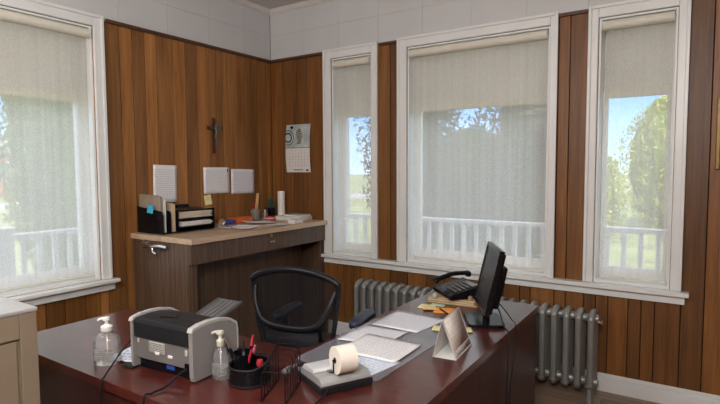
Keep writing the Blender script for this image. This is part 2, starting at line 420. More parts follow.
# ------------------------------------------------------------------ windows
def P2(axis, a, d, z):       # a along the wall, d inwards (+) / outwards (-)
    return (a, -d, z) if axis == 'x' else (d, a, z)
def bx(mb, axis, a0, a1, d0, d1, z0, z1, mi=0):
    p = P2(axis, a0, d0, z0); q = P2(axis, a1, d1, z1)
    lo = [min(p[i], q[i]) for i in range(3)]; hi = [max(p[i], q[i]) for i in range(3)]
    mb.box(lo[0], hi[0], lo[1], hi[1], lo[2], hi[2], mi)
def make_window(n, axis, a0, a1, c0, c1, muntins, rail=1.975, latch=False):
    """opening a0..a1 ; casing outer edges c0..c1"""
    z0, z1 = .735, 2.475
    w = thing('window_%d' % n, None, None, kind='structure')
    ct = 2.553
    mb = MB()
    bx(mb, axis, c0, a0-.004, .0015, .022, z0+.001, ct); bx(mb, axis, a1+.004, c1, .0015, .022, z0+.001, ct)
    bx(mb, axis, a0-.004, a1+.004, .0015, .022, z1+.003, ct)
    mb.build('casing', TRIMW, w, bevel=.005)
    mb = MB()   # raised back band round the casing
    bx(mb, axis, c0-.003, c0+.018, .0222, .034, z0+.001, ct+.004); bx(mb, axis, c1-.018, c1+.003, .0222, .034, z0+.001, ct+.004)
    bx(mb, axis, c0+.018, c1-.018, .0222, .034, ct-.018, ct+.004)
    mb.build('back_band', TRIMW, w, bevel=.004)
    mb = MB()
    bx(mb, axis, a0-.003, a0+.012, -.255, .0, z0, z1+.002); bx(mb, axis, a1-.012, a1+.003, -.255, .0, z0, z1+.002)
    bx(mb, axis, a0+.012, a1-.012, -.255, .0, z1-.012, z1+.002); bx(mb, axis, a0+.012, a1-.012, -.255, .0, z0, z0+.02)
    mb.build('jamb', SASHW, w, bevel=.002)
    # sashes: upper and lower
    i0, i1 = a0+.013, a1-.013
    for nm, zz0, zz1, d, mu in (('upper_sash', rail-.0, z1-.013, -.165, muntins), ('lower_sash', z0+.021, rail+.045, -.128, 0)):
        s = MB(); fr = .034
        bx(s, axis, i0, i0+fr, d-.03, d, zz0, zz1); bx(s, axis, i1-fr, i1, d-.03, d, zz0, zz1)
        bx(s, axis, i0+fr, i1-fr, d-.03, d, zz0, zz0+(.075 if nm == 'lower_sash' else .035)); bx(s, axis, i0+fr, i1-fr, d-.03, d, zz1-.042, zz1)
        for k in range(mu):
            c = i0 + (i1-i0)*(k+1)/(mu+1); bx(s, axis, c-.011, c+.011, d-.025, d-.004, zz0+.035, zz1-.042)
        so = s.build(nm, SASHW, w, bevel=.002)
        g = MB(); bx(g, axis, i0+fr-.002, i1-fr+.002, d-.018, d-.014, zz0+.03, zz1-.038); g.build('pane', FROST if nm == 'upper_sash' else GLASS, so)
    return w
make_window(1, 'x', .732, 1.150, .655, 1.216, 1)
make_window(2, 'x', 1.492, 2.598, 1.410, 2.652, 2)
w3 = make_window(3, 'x', 2.908, 3.345, 2.846, 3.408, 1)
make_window(4, 'y', -2.94, -1.755, -3.03, -1.685, 2)
# stool and apron below the windows
s = MB()
s.prism([(.625,-.0005),(.625,-.062),(3.452,-.062),(3.452,-.0005)][::-1], .708, .7345)
for a0, a1 in ((.7295,1.1525),(1.4895,2.6005),(2.9055,3.3475)): s.box(a0+.004, a1-.004, -.0004, .12, .708, .7345)
tag(s.build('trim_5', TRIMW, bevel=.006), kind='structure')
tag(MB().box(.645, 3.43, -.026, -.0005, .655, .7075).box(.645, 3.43, -.032, -.0265, .70, .7075).build('trim_6', TRIMW, bevel=.006), kind='structure')
tag(MB().box(.0005, .062, -3.06, -1.640, .708, .7345).box(-.12, .0004, -2.936, -1.759, .708, .7345).build('trim_7', TRIMW, bevel=.006), kind='structure')
tag(MB().box(.0005, .026, -3.04, -1.66, .655, .7075).build('trim_8', TRIMW, bevel=.006), kind='structure')

# roller shades: inside the reveal, a few cm behind the wall face
def shade(label, axis, a0, a1, drop, chain):
    n = thing('roller_shade', label, 'window shade', P2(axis, (a0+a1)/2, 0, 2.425), group=None)
    if axis == 'y': n.rotation_euler = (0, 0, -PI/2)     # local x along wall, local -y into the room... mapped below
    hw = (a1-a0)/2
    D = .004         # behind wall face (local +y is outwards)
    if axis == 'y': n.rotation_euler = (0, 0, PI/2)
    m = MB(); m.cyl((-hw+.018, D, 0), (hw-.018, D, 0), .031, 24); m.build('roll', ROLLM, n)
    f = MB()
    zb = drop - 2.425
    f.box(-hw+.034, hw-.018, D+.0315, D+.0322, zb+.012, .010); f.build('fabric', SHADE, n)
    h = MB(); h.box(-hw+.034, hw-.018, D+.026, D+.038, zb, zb+.014); h.build('hem_bar', ROLLM, n, bevel=.003)
    for sx in (-1, 1):
        b = MB(); b.box(sx*hw-sx*.0155-.0015, sx*hw-sx*.0155+.0015, D-.030, D+.030, -.032, .032)
        b.cyl((sx*(hw-.0178), D, 0), (sx*(hw-.0168), D, 0), .012, 12)
        b.build('bracket', TRIMW, n, bevel=.001)
    return n
shade('white see-through roller shade on the narrow window beside the wall calendar', 'x', .734, 1.148, .765, 1)
shade('widest see-through roller shade, behind the computer monitor', 'x', 1.494, 2.596, .765, 1)
shade('white roller shade on the narrow window showing the bright green bush and lawn', 'x', 2.910, 3.343, .765, 1)
shade('white roller shade on the side wall window, beyond the cream cabinet', 'y', -2.938, -1.757, .765, 1)

# ------------------------------------------------------------------ picture on the back wall
pf = thing('picture_frame', 'small gold framed picture hanging on the panelling past the last window', 'picture', (3.662, -.0, 1.70))
m = MB()
for a in ((-.105,-.083,-.21,.21), (.083,.105,-.21,.21), (-.083,.083,.188,.21), (-.083,.083,-.21,-.188)):
    m.box(a[0], a[1], -.022, -.002, a[2], a[3])
m.build('frame', GOLD, pf, bevel=.004)
MB().box(-.083, .083, -.010, -.004, -.188, .188).build('print', M('brown_print', (.20,.14,.09), .5, var=.3), pf)

# ------------------------------------------------------------------ things pinned to the walls
def sheet(name, label, cat, loc, rot, w, h, mat, curl=0.0, group=None, th=.0007, parent=None, skew=0):
    mb = MB()
    mb.grid(lambda u, v: ((u-.5)*w, (v-.5)*h, curl*((2*u-1)**2*.5 + (1-v)**3) + .001), 8, 8, th)
    o = mb.build(name, mat, parent, loc=loc, rot=rot)
    if label: tag(o, label, cat, group)
    return o
LW = (PI/2, 0, PI/2)       # faces +x (on the left wall)
BWR = (PI/2, 0, 0)         # faces -y (on the back wall)
sheet('paper_sheet', 'tall white printed sheet taped to the panelling above the black file organizer', 'paper', (.003, -1.215, 1.395), (PI/2, .03, PI/2), .212, .29, PAPER, .006, 'papers on the panelled wall')
s2 = sheet('paper_sheet', 'printed sheet with a dark corner clip, pinned directly below the crucifix', 'paper', (.003, -.70, 1.41), (PI/2, 0, PI/2), .285, .225, PAPER, .004, 'papers on the panelled wall')
MB().box(.118, .128, .075, .095, .001, .006).build('clip', BLACKP, s2)
sheet('paper_sheet', 'printed sheet pinned in the gap between the clipped sheet and the room corner', 'paper', (.003, -.395, 1.395), (PI/2, .02, PI/2), .285, .222, PAPERG, .004, 'papers on the panelled wall')
sheet('sticky_note', 'pale yellow sticky note on the panelling under the clipped sheet', 'note', (.003, -.80, 1.245), (PI/2, -.12, PI/2), .078, .085, YELLOW, .004)

cr = thing('crucifix', 'dark wooden crucifix with a pewter figure on the panelled wall', 'crucifix', (.0, -.725, 1.80))
MB().box(.002, .016, -.015, .015, -.158, .142).build('upright', CRUX, cr, bevel=.003)
MB().box(.0165, .026, -.080, .080, .042, .072).build('crossbar', CRUX, cr, bevel=.003)
f = MB()
f.tube(spline([(.036, 0, .055), (.04, .004, .02), (.037, 0, -.02), (.036, .006, -.055), (.03, 0, -.085)], 4), [.008,.010,.011,.011,.010,.009,.009,.009,.008,.008,.007,.007,.006,.006,.005,.005,.004], 8)
f.tube([(.036, 0, .045), (.034, .035, .058), (.030, .065, .062)], [.005,.0045,.003], 6)
f.tube([(.036, 0, .045), (.034, -.035, .058), (.030, -.065, .062)], [.005,.0045,.003], 6)
f.lathe([(0.001,.058),(.009,.062),(.011,.071),(.008,.08),(.001,.083)], 10, c=(.038,.004))
f.build('corpus', PEWTER, cr)
MB().lathe([(.036,0),(.036,.003)], 20, mat=Matrix.Translation((.0270,0.030,.060)) @ Matrix.Rotation(PI/2,4,'Y')).build('halo', PEWTER, cr)

cal = thing('wall_calendar', 'paper wall calendar with a picture above the month page, beside the corner', 'calendar', (.342, -.001, 1.70), group=None)
def cs(name, z0, z1, mat, dy0, dy1):
    mb = MB(); mb.grid(lambda u, v: ((u-.5)*.292, dy0+(dy1-dy0)*v - .006*math.sin(PI*v), z0+(z1-z0)*v), 6, 6)
    mb.grid(lambda u, v: ((.5-u)*.292, dy0+(dy1-dy0)*v - .006*math.sin(PI*v)+.0008, z0+(z1-z0)*v), 6, 6)
    return mb.build(name, mat, cal)
CALP = M('calendar_picture', (.42,.48,.47), .5, var=.25, scale=14)
up = cs('picture_page', .005, .222, CALP, -.020, -.002)
lo = cs('month_page', -.225, .000, PLAIN, -.006, -.020)
q = MB(); q.box(-.13, .13, -.0262, -.0258, -.165, -.164)
for k in range(8): q.box(-.13+k*.0371, -.129+k*.0371, -.0262, -.0258, -.165, -.02)
for k in range(6): q.box(-.13, .13, -.0262, -.0258, -.165+k*.029, -.1642+k*.029)
q.build('date_grid', GREYP, lo)
MB().box(-.05, .06, -.0175, -.0165, -.205, -.199).box(.10, .125, -.0175, -.0165, -.213, -.197).build('printed_line', DKGREY, lo)
pic = MB()
def ringp(cx, cz, r, w, y, x0=-.146, n=26):
    for k in range(n):
        a0 = 2*PI*k/n; a1 = 2*PI*(k+1)/n
        vs = [(cx+rr*math.cos(a), y, cz+rr*math.sin(a)) for a, rr in ((a0,r),(a1,r),(a1,r+w),(a0,r+w))]
        if min(v[0] for v in vs) > x0 and min(v[2] for v in vs) > .006: pic.add(vs, [(3,2,1,0),(0,1,2,3)], 0)
ringp(-.11, .10, .035, .012, -.0245); ringp(-.11, .10, .065, .006, -.0245)
pic.add([(-.085,-.0245,.20),(-.068,-.0245,.178),(-.045,-.0245,.19),(-.05,-.0245,.208)], [(0,1,2,3),(3,2,1,0)], 0)
pic.build('round_emblem', DKGREY, up)
g = MB()
for k in range(7):
    g.tube([(.0+.012*math.sin(k), -.026, .04+k*.02), (.03, -.0275, .055+k*.02), (.055-.01*math.cos(k), -.026, .04+k*.022)], .004, 5)
g.build('gold_ornament', BRASS, up)

# ------------------------------------------------------------------ walnut wall counter
CZ = 1.04
cd = thing('wall_counter', 'walnut laminate standing desk with tan top against the panelled wall', 'counter', (0,0,0))
m = MB(); m.box(.003, .688, -1.520, -.003, CZ-.038, CZ); m.build('worktop', OAKTOP, cd, bevel=.003)
MB().box(.012, .640, -1.508, -1.480, 0, CZ-.0385).build('side_panel', WALNUT, cd, bevel=.002)
MB().box(.020, .640, -.034, -.006, 0, CZ-.0385).build('side_panel', WALNUT, cd, bevel=.002)
MB().box(.6405, .668, -1.508, -.006, .862, CZ-.0385).build('apron', WALNUT, cd, bevel=.002)
MB().box(.600, .640, -1.4795, -1.44, 0, CZ-.0385).build('front_post', WALNUT, cd, bevel=.002)
MB().box(.600, .640, -.075, -.0345, 0, CZ-.0385).build('front_post', WALNUT, cd, bevel=.002)
MB().box(.40, .42, -1.4395, -.0755, .06, CZ-.0385).build('back_panel', WALNUT, cd)
lk = MB(); lk.cyl((.6682, -.74, .982), (.676, -.74, .982), .012, 14); lk.build('lock', BRASS, cd)
hd = MB(); hd.box(.6682, .682, -.765, -.715, .925, .940); hd.build('drawer_pull', CHROME, cd, bevel=.002)
hk = MB()
hk.cyl((.16, -1.5085, .975), (.16, -1.528, .975), .028, 16); hk.tube(spline([(.16,-1.530,.975),(.27,-1.545,.968),(.38,-1.55,.978),(.46,-1.545,.972)], 5), .013, 8)
hk.tube([(.30,-1.545,.962),(.31,-1.55,.930),(.35,-1.55,.920)], .009, 6)
hk.build('metal_latch', CHROME, cd)

# desk organizer: vertical slots + trays, running along the wall
og = thing('desk_organizer', 'black desktop file organizer with upright slots and paper trays', 'organizer', (.012, -1.465, CZ+.001))
MB().box(0, .30, 0, .46, 0, .012).build('base', BLACKP, og, bevel=.002)
side = [(0,.0125),(.30,.0125),(.30,.150),(.285,.165),(.0,.195)]
mx = Matrix(((1,0,0,0),(0,0,1,0),(0,1,0,0),(0,0,0,1)))
for y0 in (0.0, .065, .13):
    MB().prism(side, y0, y0+.005, mat=mx).build('divider', BLACKP, og, bevel=.001)
MB().box(0, .005, .0052, .455, .0125, .185).build('back', BLACKP, og)
for z in (.035, .095, .160):
    MB().box(.006, .31, .1355, .455, z, z+.006).build('tray', BLACKP, og, bevel=.001)
MB().box(.006, .31, .4555, .46, .0125, .166).build('divider', BLACKP, og, bevel=.001)
def block(name, label, cat, loc, rot, d, mat, group=None, bevel=.001, jit=0):
    mb = MB(); rnd = random.Random(label)
    if jit:
        n = max(2, int(d[2]/.004))
        for k in range(n):
            jx, jy = rnd.uniform(-jit, jit), rnd.uniform(-jit, jit)
            mb.cbox((jx, jy, d[2]*(k+.5)/n), (d[0], d[1], d[2]/n*.92))
    else: mb.cbox((0,0,d[2]/2), d)
    o = mb.build(name, mat, bevel=bevel, loc=loc, rot=rot)
    return tag(o, label, cat, group)
bt = CZ+.014
def upright(name, label, x, y, w, t, h, mat, lean=0, group=None):
    mb = MB(); mb.prism([(0,0),(w,0),(w,h*.96),(w-.04,h),(0,h*1.02)], 0, t, mat=mx)
    o = mb.build(name, mat, loc=(x, y, bt), rot=(lean, 0, 0)); return tag(o, label, 'folder', group)
upright('file_folder', 'greyish tan folder standing tallest in the first slot of the organizer', .022, -1.453, .255, .012, .265, M('grey_tan_card', (.27,.22,.165), .7), 0, 'upright folders in the organizer')
upright('file_folder', 'white papers folder standing just behind the slot with the blue note', .030, -1.430, .262, .008, .245, PLAIN, 0, 'upright folders in the organizer')
upright('file_folder', 'dark red folder standing behind the white papers in the organizer', .024, -1.390, .22, .006, .225, M('maroon_card', (.13,.01,.03), .6), 0, 'upright folders in the organizer')
upright('file_folder', 'fat manila folder standing against the paper trays of the organizer', .030, -1.377, .265, .030, .205, MANILA, 0, 'upright folders in the organizer')
sheet('sticky_note', 'bright blue sticky note on the side of the black organizer', 'note', (.185, -1.4695, 1.220), (PI/2, .1, 0), .07, .06, CYAN, .006)
block('paper_stack', 'stack of white and cream papers in the lowest organizer tray', 'papers', (.175, -1.170, CZ+.0435), (0,0,.03), (.28, .28, .034), PLAIN, 'paper stacks in the organizer trays', 0, .010)
block('paper_stack', 'stack of cream papers and folders in the topmost organizer tray', 'papers', (.175, -1.170, CZ+.1035), (0,0,-.03), (.28, .28, .048), M('cream_stack', (.60,.53,.43), .7), 'paper stacks in the organizer trays', 0, .010)

def tg(o, l, c, g=None): return tag(o, l, c, g)
# tape dispenser
td = thing('tape_dispenser', 'clear tape dispenser near the counter edge by the black organizer', 'tape dispenser', (.40, -.975, CZ+.001), .4)
MB().prism([(-.05,0),(.06,0),(.06,.012),(.02,.02),(-.005,.045),(-.04,.045),(-.055,.02)], -.014, .014, mat=mx).build('body', CLEARP, td, bevel=.003)
MB().lathe([(.020,-.009),(.026,-.009),(.026,.009),(.020,.009)], 20, mat=Matrix.Translation((-.022,0,.056)) @ Matrix.Rotation(PI/2,4,'X')).build('tape_roll', CHROME, td)
# blue & orange boxes
bb = thing('stapler', 'blue stapler lying by the orange box on the counter', 'stapler', (.20, -.745, CZ+.001), 1.5)
MB().prism([(-.06,0),(.06,0),(.06,.008),(-.06,.012)], -.017, .017, mat=mx).build('base', BLUEP, bb, bevel=.003)
MB().prism([(-.06,.014),(.06,.018),(.055,.038),(-.03,.042),(-.06,.034)], -.015, .015, mat=mx).build('arm', BLUEP, bb, bevel=.005)
ob = thing('card_box', 'low orange card box on the counter below the pinned sheets', 'box', (.15, -.57, CZ+.001), .05)
MB().box(-.05,.05,-.10,.10,0,.036).build('tray', ORANGE, ob, bevel=.002); MB().box(-.053,.053,-.103,.103,.0365,.047).build('lid', ORANGE, ob, bevel=.002)
# pencil jar with ruler, scissors
jar = thing('pencil_jar', 'glass jar holding scissors and a wooden ruler on the counter', 'jar', (.13, -.37, CZ+.001))
MB().lathe([(.042,0),(.046,.004),(.046,.105),(.043,.105),(.042,.006),(.001,.006)], 24).build('glass', seethrough('smoky_glass', (.25,.27,.24), .45, .1, .15), jar)
MB().lathe([(.037,.0),(.0372,.0),(.0372,.001)],8).build('base_ring', DKGREY, jar) if False else None
r_ = MB().box(-.014,.014,-.0015,.0015,0,.24).build('ruler', M('ruler_wood', (.52,.30,.13), .5), loc=(.135,-.372,CZ+.009), rot=(.0,.10,1.2)); tag(r_, 'wooden ruler standing in the glass jar', 'ruler')
sc = thing('scissors', 'scissors with red handles standing in the glass jar', 'scissors', (.118,-.362,CZ+.010), 1.35)
MB().box(-.007,-.001,-.003,-.001,0,.10).build('blade', CHROME, sc); MB().box(.001,.007,.001,.003,0,.10).build('blade', CHROME, sc)
for sx in (-1,1):
    MB().tube([(sx*.016+.013*math.cos(a), 0, .122+.020*math.sin(a)) for a in [2*PI*k/14 for k in range(14)]], .0045, 6, closed=True).build('handle', RED, sc)
jar2 = thing('glass_jar', 'small glass jar of white pens beside the scissors jar', 'jar', (.13, -.245, CZ+.001))
MB().lathe([(.028,0),(.03,.003),(.03,.06),(.027,.06),(.027,.005),(.001,.005)], 20).build('glass', CLEARP, jar2)
for k,(a,b,c_) in enumerate(((-.008,.004,.25),(.008,-.006,-.2),(.002,.010,.1))):
    p_ = thing('pen', ['white pen leaning left in the small jar','white pen leaning right in the small jar','grey pen upright in the small jar'][k], 'pen', (.13+a,-.245+b,CZ+.008), rot=(c_*.6, c_, 0), group='pens in the small jar')
    MB().cyl((0,0,0),(0,0,.085),.004,8).build('barrel', WHITEP if k<2 else GREYP, p_); MB().cyl((0,0,.0855),(0,0,.105),.0045,8).build('cap', DKGREY, p_)
# red-and-white tape roll
tr = thing('tape_roll', 'roll of red and white tape lying flat on the counter', 'tape roll', (.235,-.285,CZ+.001))
MB().lathe([(.025,0),(.048,0),(.048,.010),(.025,.010)], 28).build('lower_band', RED, tr); MB().lathe([(.024,.0105),(.046,.0105),(.046,.024),(.024,.024)], 28).build('label', WHITEP, tr)
MB().lathe([(.025,.0245),(.048,.0245),(.048,.036),(.025,.036)], 28).build('upper_band', RED, tr)
gp = thing('pencil_caddy', 'dark green desk caddy beside the white paper roll', 'caddy', (.10,-.125,CZ+.001))
MB().lathe([(.030,0),(.034,.07),(.036,.10),(.032,.10),(.028,.004),(.001,.004)], 16).build('cup', BLACKP, gp)
lv = MB()
for k in range(26):
    a=random.uniform(0,6.28); r=random.uniform(.0,.02); h=random.uniform(.14,.20)
    lv.tube([(r*math.cos(a), r*math.sin(a), .01),(r*1.5*math.cos(a), r*1.5*math.sin(a), h)], .003, 5)
lv.build('green_pencils', GREEN, gp)
rl = thing('paper_roll', 'white paper roll standing upright on the counter in the corner', 'paper roll', (.16,-.052,CZ+.001))
MB().lathe([(.012,0),(.036,0),(.036,.255),(.012,.255)], 28).build('roll', WHITEP, rl); MB().lathe([(.010,.001),(.0115,.001),(.0115,.254),(.010,.254)], 16).build('core', MANILA, rl)
# loose papers and booklets on counter
sheet('paper_sheet', 'white sheet lying at the counter edge in front of the blue stapler', 'paper', (.46,-.83,CZ+.008), (0,0,.35), .22, .28, PAPER, .001, 'loose papers on the counter')
sheet('paper_sheet', 'cream sheet half under the white one at the counter edge', 'paper', (.50,-.70,CZ+.0008), (0,0,.1), .2, .25, MANILA, .001, 'loose papers on the counter')
sheet('paper_sheet', 'white sheet curling up before the pencil jar', 'paper', (.34,-.52,CZ+.003), (0,0,-.4), .22, .26, PLAIN, .012, 'loose papers on the counter')
sheet('paper_sheet', 'printed sheet nearest the counter front edge beside the drawer lock', 'paper', (.575,-.54,CZ+.0015), (0,0,.12), .15, .20, PAPER, .006, 'loose papers on the counter')
tag(MB().cyl((-.06,0,.004),(.06,0,.004),.004,8).build('marker', RED, loc=(.33,-.40,CZ+.022), rot=(0,0,.9)), 'red marker lying on the curling counter papers', 'marker')
block('booklet', 'white booklet lying flat beneath the window end of the counter', 'booklet', (.38,-.145,CZ+.001), (0,0,.08), (.30,.20,.035), PLAIN, None, .002, .003)
bk = thing('notebook', 'pale notebook with teal edge on top of the white booklet', 'notebook', (.43,-.14,CZ+.0375), -.15)
MB().box(-.10,.10,-.07,.07,0,.014).build('pages', PLAIN, bk); MB().box(-.103,.103,-.073,.073,.0145,.0165).build('cover', M('pale_teal', (.30,.42,.42), .5), bk)
block('calculator_box', 'white box with small dark print at the counter edge near the window', 'box', (.600,-.36,CZ+.001), (0,0,.1), (.07,.13,.030), text_paper('boxprint', (.7,.7,.68), (.08,.08,.08), 5, .45), None, .002)

# ------------------------------------------------------------------ radiators
def section(parent, x, h, depth=.19):
    mb = MB()
    for yy in (-depth/2+.022, 0, depth/2-.022):
        mb.tube([(x,yy,.10),(x,yy,h-.05)], .0215, 12, sx=1.0, up=(0,1,0))
    pr = []
    for k in range(13):
        a = PI*k/12; pr.append((x, -(depth/2-.022)*math.cos(a), h-.062+.040*math.sin(a)))
    mb.tube(pr, .022, 10, up=(0,0,1))
    mb.tube([(x, -(depth/2-.012)*math.cos(PI*k/12), .11-.03*math.sin(PI*k/12)) for k in range(13)], .022, 10, up=(0,0,1))
    mb.lathe([(.001,-.037),(.026,-.037),(.030,-.02),(.030,.02),(.026,.037),(.001,.037)], 14, mat=Matrix.Translation((x,0,h-.06)) @ Matrix.Rotation(PI/2,4,'Y'))
    mb.lathe([(.001,-.037),(.026,-.037),(.030,-.02),(.030,.02),(.026,.037),(.001,.037)], 14, mat=Matrix.Translation((x,0,.11)) @ Matrix.Rotation(PI/2,4,'Y'))
    return mb.build('section', IRON, parent)
def radiator(label, x0, n, h, side):
    r = thing('radiator', label, 'radiator', (x0, -.165, 0))
    for k in range(n): section(r, .037+k*.075, h)
    for k in (0, n-1):
        for yy in (-.07, .07):
            mb = MB(); mb.tube([(.037+k*.075,yy,.12),(.037+k*.075,yy*1.06,.05),(.037+k*.075,yy*1.15,0)], [.02,.017,.024], 10); mb.build('foot', IRON, r)
    xe = -.006 if side < 0 else n*.075+.006
    v = MB()
    if side > 0:
        v.cyl((xe-.006,-.04,h-.07),(xe+.012,-.04,h-.07),.008,10); v.cyl((xe+.012,-.04,h-.082),(xe+.012,-.04,h-.052),.009,10); v.build('bleed_valve', CHROME, r)
    else:
        v.cyl((xe+.006,0,.11),(xe-.05,0,.11),.016,12); v.cyl((xe-.05,0,.0),(xe-.05,0,.15),.013,12); v.cyl((xe-.05,0,.15),(xe-.05,0,.19),.024,12,r2=.018); v.build('valve', CHROME, r)
    return r
radiator('grey cast iron radiator under the windows, seen beyond the office chair', 1.105, 11, .585, -1)
radiator('grey cast iron radiator at the right end of the mahogany desk', 2.075, 12, .590, 1)

# ------------------------------------------------------------------ L-shaped mahogany desk
DZ = .75
dk = thing('office_desk', 'L-shaped mahogany office desk with dark side panels', 'desk', (0,0,0))
poly = [(.915,-2.725),(2.765,-2.725),(2.765,-.865),(2.130,-.865),(2.130,-2.03)]
for k in range(7):
    a = PI/2*k/6; poly.append((2.060+.07*math.cos(a), -2.17+.07*0 + .07*(0) + .0 + (-.0) + .14 - .14 + .07*(1-0)*math.sin(-PI/2+ (PI/2 - a)) + .07 + .0))
poly = [(.915,-2.725),(2.765,-2.725),(2.765,-.865),(2.130,-.865),(2.130,-2.02),(2.112,-2.065),(2.080,-2.095),(2.03,-2.110),(.915,-2.110)]
MB().prism(poly, DZ-.034, DZ).build('desktop', MAHOG, dk, bevel=.004)
MB().box(.945, 2.737, -2.700, -2.680, .005, DZ-.0345).build('modesty_panel', MAHOGD, dk)
MB().box(2.738, 2.758, -2.700, -.895, .0, DZ-.0345).build('side_panel', MAHOGD, dk)
MB().box(.925, .944, -2.700, -2.125, .0, DZ-.0345).build('end_panel', MAHOGD, dk)
MB().box(2.145, 2.737, -.895, -.875, .0, DZ-.0345).build('end_panel', MAHOGD, dk)
ped = MB().box(.960, 1.34, -2.67, -2.135, .03, DZ-.0345).build('drawer_pedestal', MAHOGD, dk)
for k in range(3):
    d_ = MB().box(.975, 1.325, -2.1345, -2.118, .05+k*.22, .255+k*.22).build('drawer', MAHOG, ped, bevel=.003)
    MB().box(1.08, 1.22, -2.1175, -2.105, .145+k*.22, .157+k*.22).build('handle', BRASS, d_)

# ------------------------------------------------------------------ cream cabinet in the near left corner
cb = thing('cream_cabinet', 'cream painted cabinet with a pale top in the near left corner', 'cabinet', (1.645, -2.905, 0))
Z = 1.05
MB().box(-.52, .003, -.95, .003, Z-.014, Z).build('top', CREAMT, cb, bevel=.004)
MB().box(-.50, -.014, -.94, 0, 0, Z-.0145).build('carcass', CREAM, cb)
MB().box(-.0138, .0, -.052, 0, 0, Z-.0145).build('stile', CREAM, cb, bevel=.003)
MB().box(-.0138, .0, -.94, -.888, 0, Z-.0145).build('stile', CREAM, cb, bevel=.003)
MB().box(-.0138, .0, -.8875, -.0525, Z-.095, Z-.0145).build('rail', CREAM, cb, bevel=.003)
MB().box(-.0138, .0, -.8875, -.0525, 0, .10).build('rail', CREAM, cb, bevel=.003)
dr = MB().box(-.0138, -.006, -.880, -.060, .106, Z-.102).build('door', CREAM, cb, bevel=.003)
MB().lathe([(.006,0),(.006,.012),(.014,.018),(.012,.026),(.001,.028)], 16, mat=Matrix.Translation((-.006,-.80,.60)) @ Matrix.Rotation(PI/2,4,'Y')).build('knob', BRASS, dr)

# ------------------------------------------------------------------ printer (seen from its back)
T = DZ+.001
pr_ = thing('laser_printer', 'grey and black desktop laser printer seen from behind on the mahogany desk', 'printer', (1.69, -2.605, T), .085)
W = .325
pm = Matrix(((0,0,1,0),(1,0,0,0),(0,1,0,0),(0,0,0,1)))   # profile (y,z) extruded along x
MB().prism([(.018,.040),(.018,.122),(.215,.122),(.215,.040)][::-1], .014, W-.020, mat=pm).build('body', GREYP, pr_, bevel=.002)
MB().prism([(.030,.0),(.030,.0395),(.205,.0395),(.205,.0)][::-1], .018, W-.024, mat=pm).build('plinth', BLACKP, pr_, bevel=.002)
cov = [(.010,.1225),(.008,.178),(.014,.192),(.040,.1945),(.080,.196),(.13,.193),(.18,.183),(.212,.165),(.222,.1225)]
MB().prism(cov[::-1], .013, W-.019, mat=pm).build('top_cover', DKGREY, pr_, bevel=.003)
sidep = [(.008,.004),(.004,.02),(.003,.180),(.010,.187),(.04,.1925),(.09,.194),(.14,.190),(.19,.178),(.222,.157),(.228,.13),(.228,.02),(.220,.004)]
band = [(.0025,.1805),(.010,.1875),(.04,.193),(.09,.1945),(.14,.1905),(.19,.1785),(.2225,.1575),(.2285,.13),(.2285,.06),(.2325,.06),(.2335,.135),(.226,.166),(.192,.188),(.14,.2010),(.09,.2055),(.04,.2035),(.004,.196),(-.003,.182)]
for x0, x1 in ((0,.0125),(W-.0185,W)):
    MB().prism(sidep[::-1], x0, x1, mat=pm).build('side_panel', M('side_grey', (.23,.225,.22), .5, var=.04), pr_, bevel=.002)
    MB().prism(band, x0-.002, x1+.003, mat=pm).build('edge_band', LGREY, pr_, bevel=.0015)
MB().prism([(.100,.055),(.175,.075),(.130,.120)], .190, .1985).build('handle_recess', BLACKP, pr_, bevel=.002)
sheet('rating_label', None, None, (.125,.0178,.092), (PI/2,0,0), .085, .044, text_paper('label_print', (.36,.36,.34), (.06,.06,.06), 7, .42, .04,.96,.05,.95, amt=.8), 0, parent=pr_)
for a,b,c_ in ((.118,.068,WHITEP),(.186,.066,WHITEP)):
    MB().box(a,a+.022,.014,.0178,b,b+.010).build('port_cover', c_, pr_, bevel=.001)
MB().box(.275,.297,.0095,.0178,.034,.062).build('power_socket', BLACKP, pr_, bevel=.002)
MB().box(.165,.205,.0265,.0298,.018,.034).build('usb_port', BLUEP, pr_)
MB().box(.275,.288,.0125,.0178,.088,.110).build('latch', LGREY, pr_, bevel=.002)
MB().box(.022,.032,.0145,.0178,.10,.115).build('latch', LGREY, pr_, bevel=.002)
MB().box(-.045,.015,-.008,.030,.0,.007).build('foot_flap', DKGREY, pr_, bevel=.002)
tm = Matrix.Translation((.172,.205,.152)) @ Matrix.Rotation(math.radians(15),4,'X')
tr_ = MB(); tr_.box(-.060,.060,0,.165,0,.004, mat=tm)
for k in range(5): tr_.box(-.05+k*.024,-.046+k*.024,.01,.155,.0042,.007, mat=tm)
tr_.box(-.064,-.0605,0,.165,-.001,.010, mat=tm); tr_.box(.0605,.064,0,.165,-.001,.010, mat=tm)
tr_.build('paper_support', M('tray_grey', (.11,.11,.112), .5), pr_)

# leaflet behind the bottle
sheet('leaflet', 'white and blue leaflet lying on the desk between the pump bottle and the printer', 'leaflet', (1.575,-2.495,T), (0,0,.35), .16, .20, text_paper('leaflet_print', (.70,.73,.80), (.12,.25,.62), 7, .5, .05, .95, .05, .95), .004)
sheet('leaflet', 'pale leaflet lying beneath the blue printed one', 'leaflet', (1.54,-2.43,T-.0006), (0,0,.75), .13, .18, PLAIN, .0004)

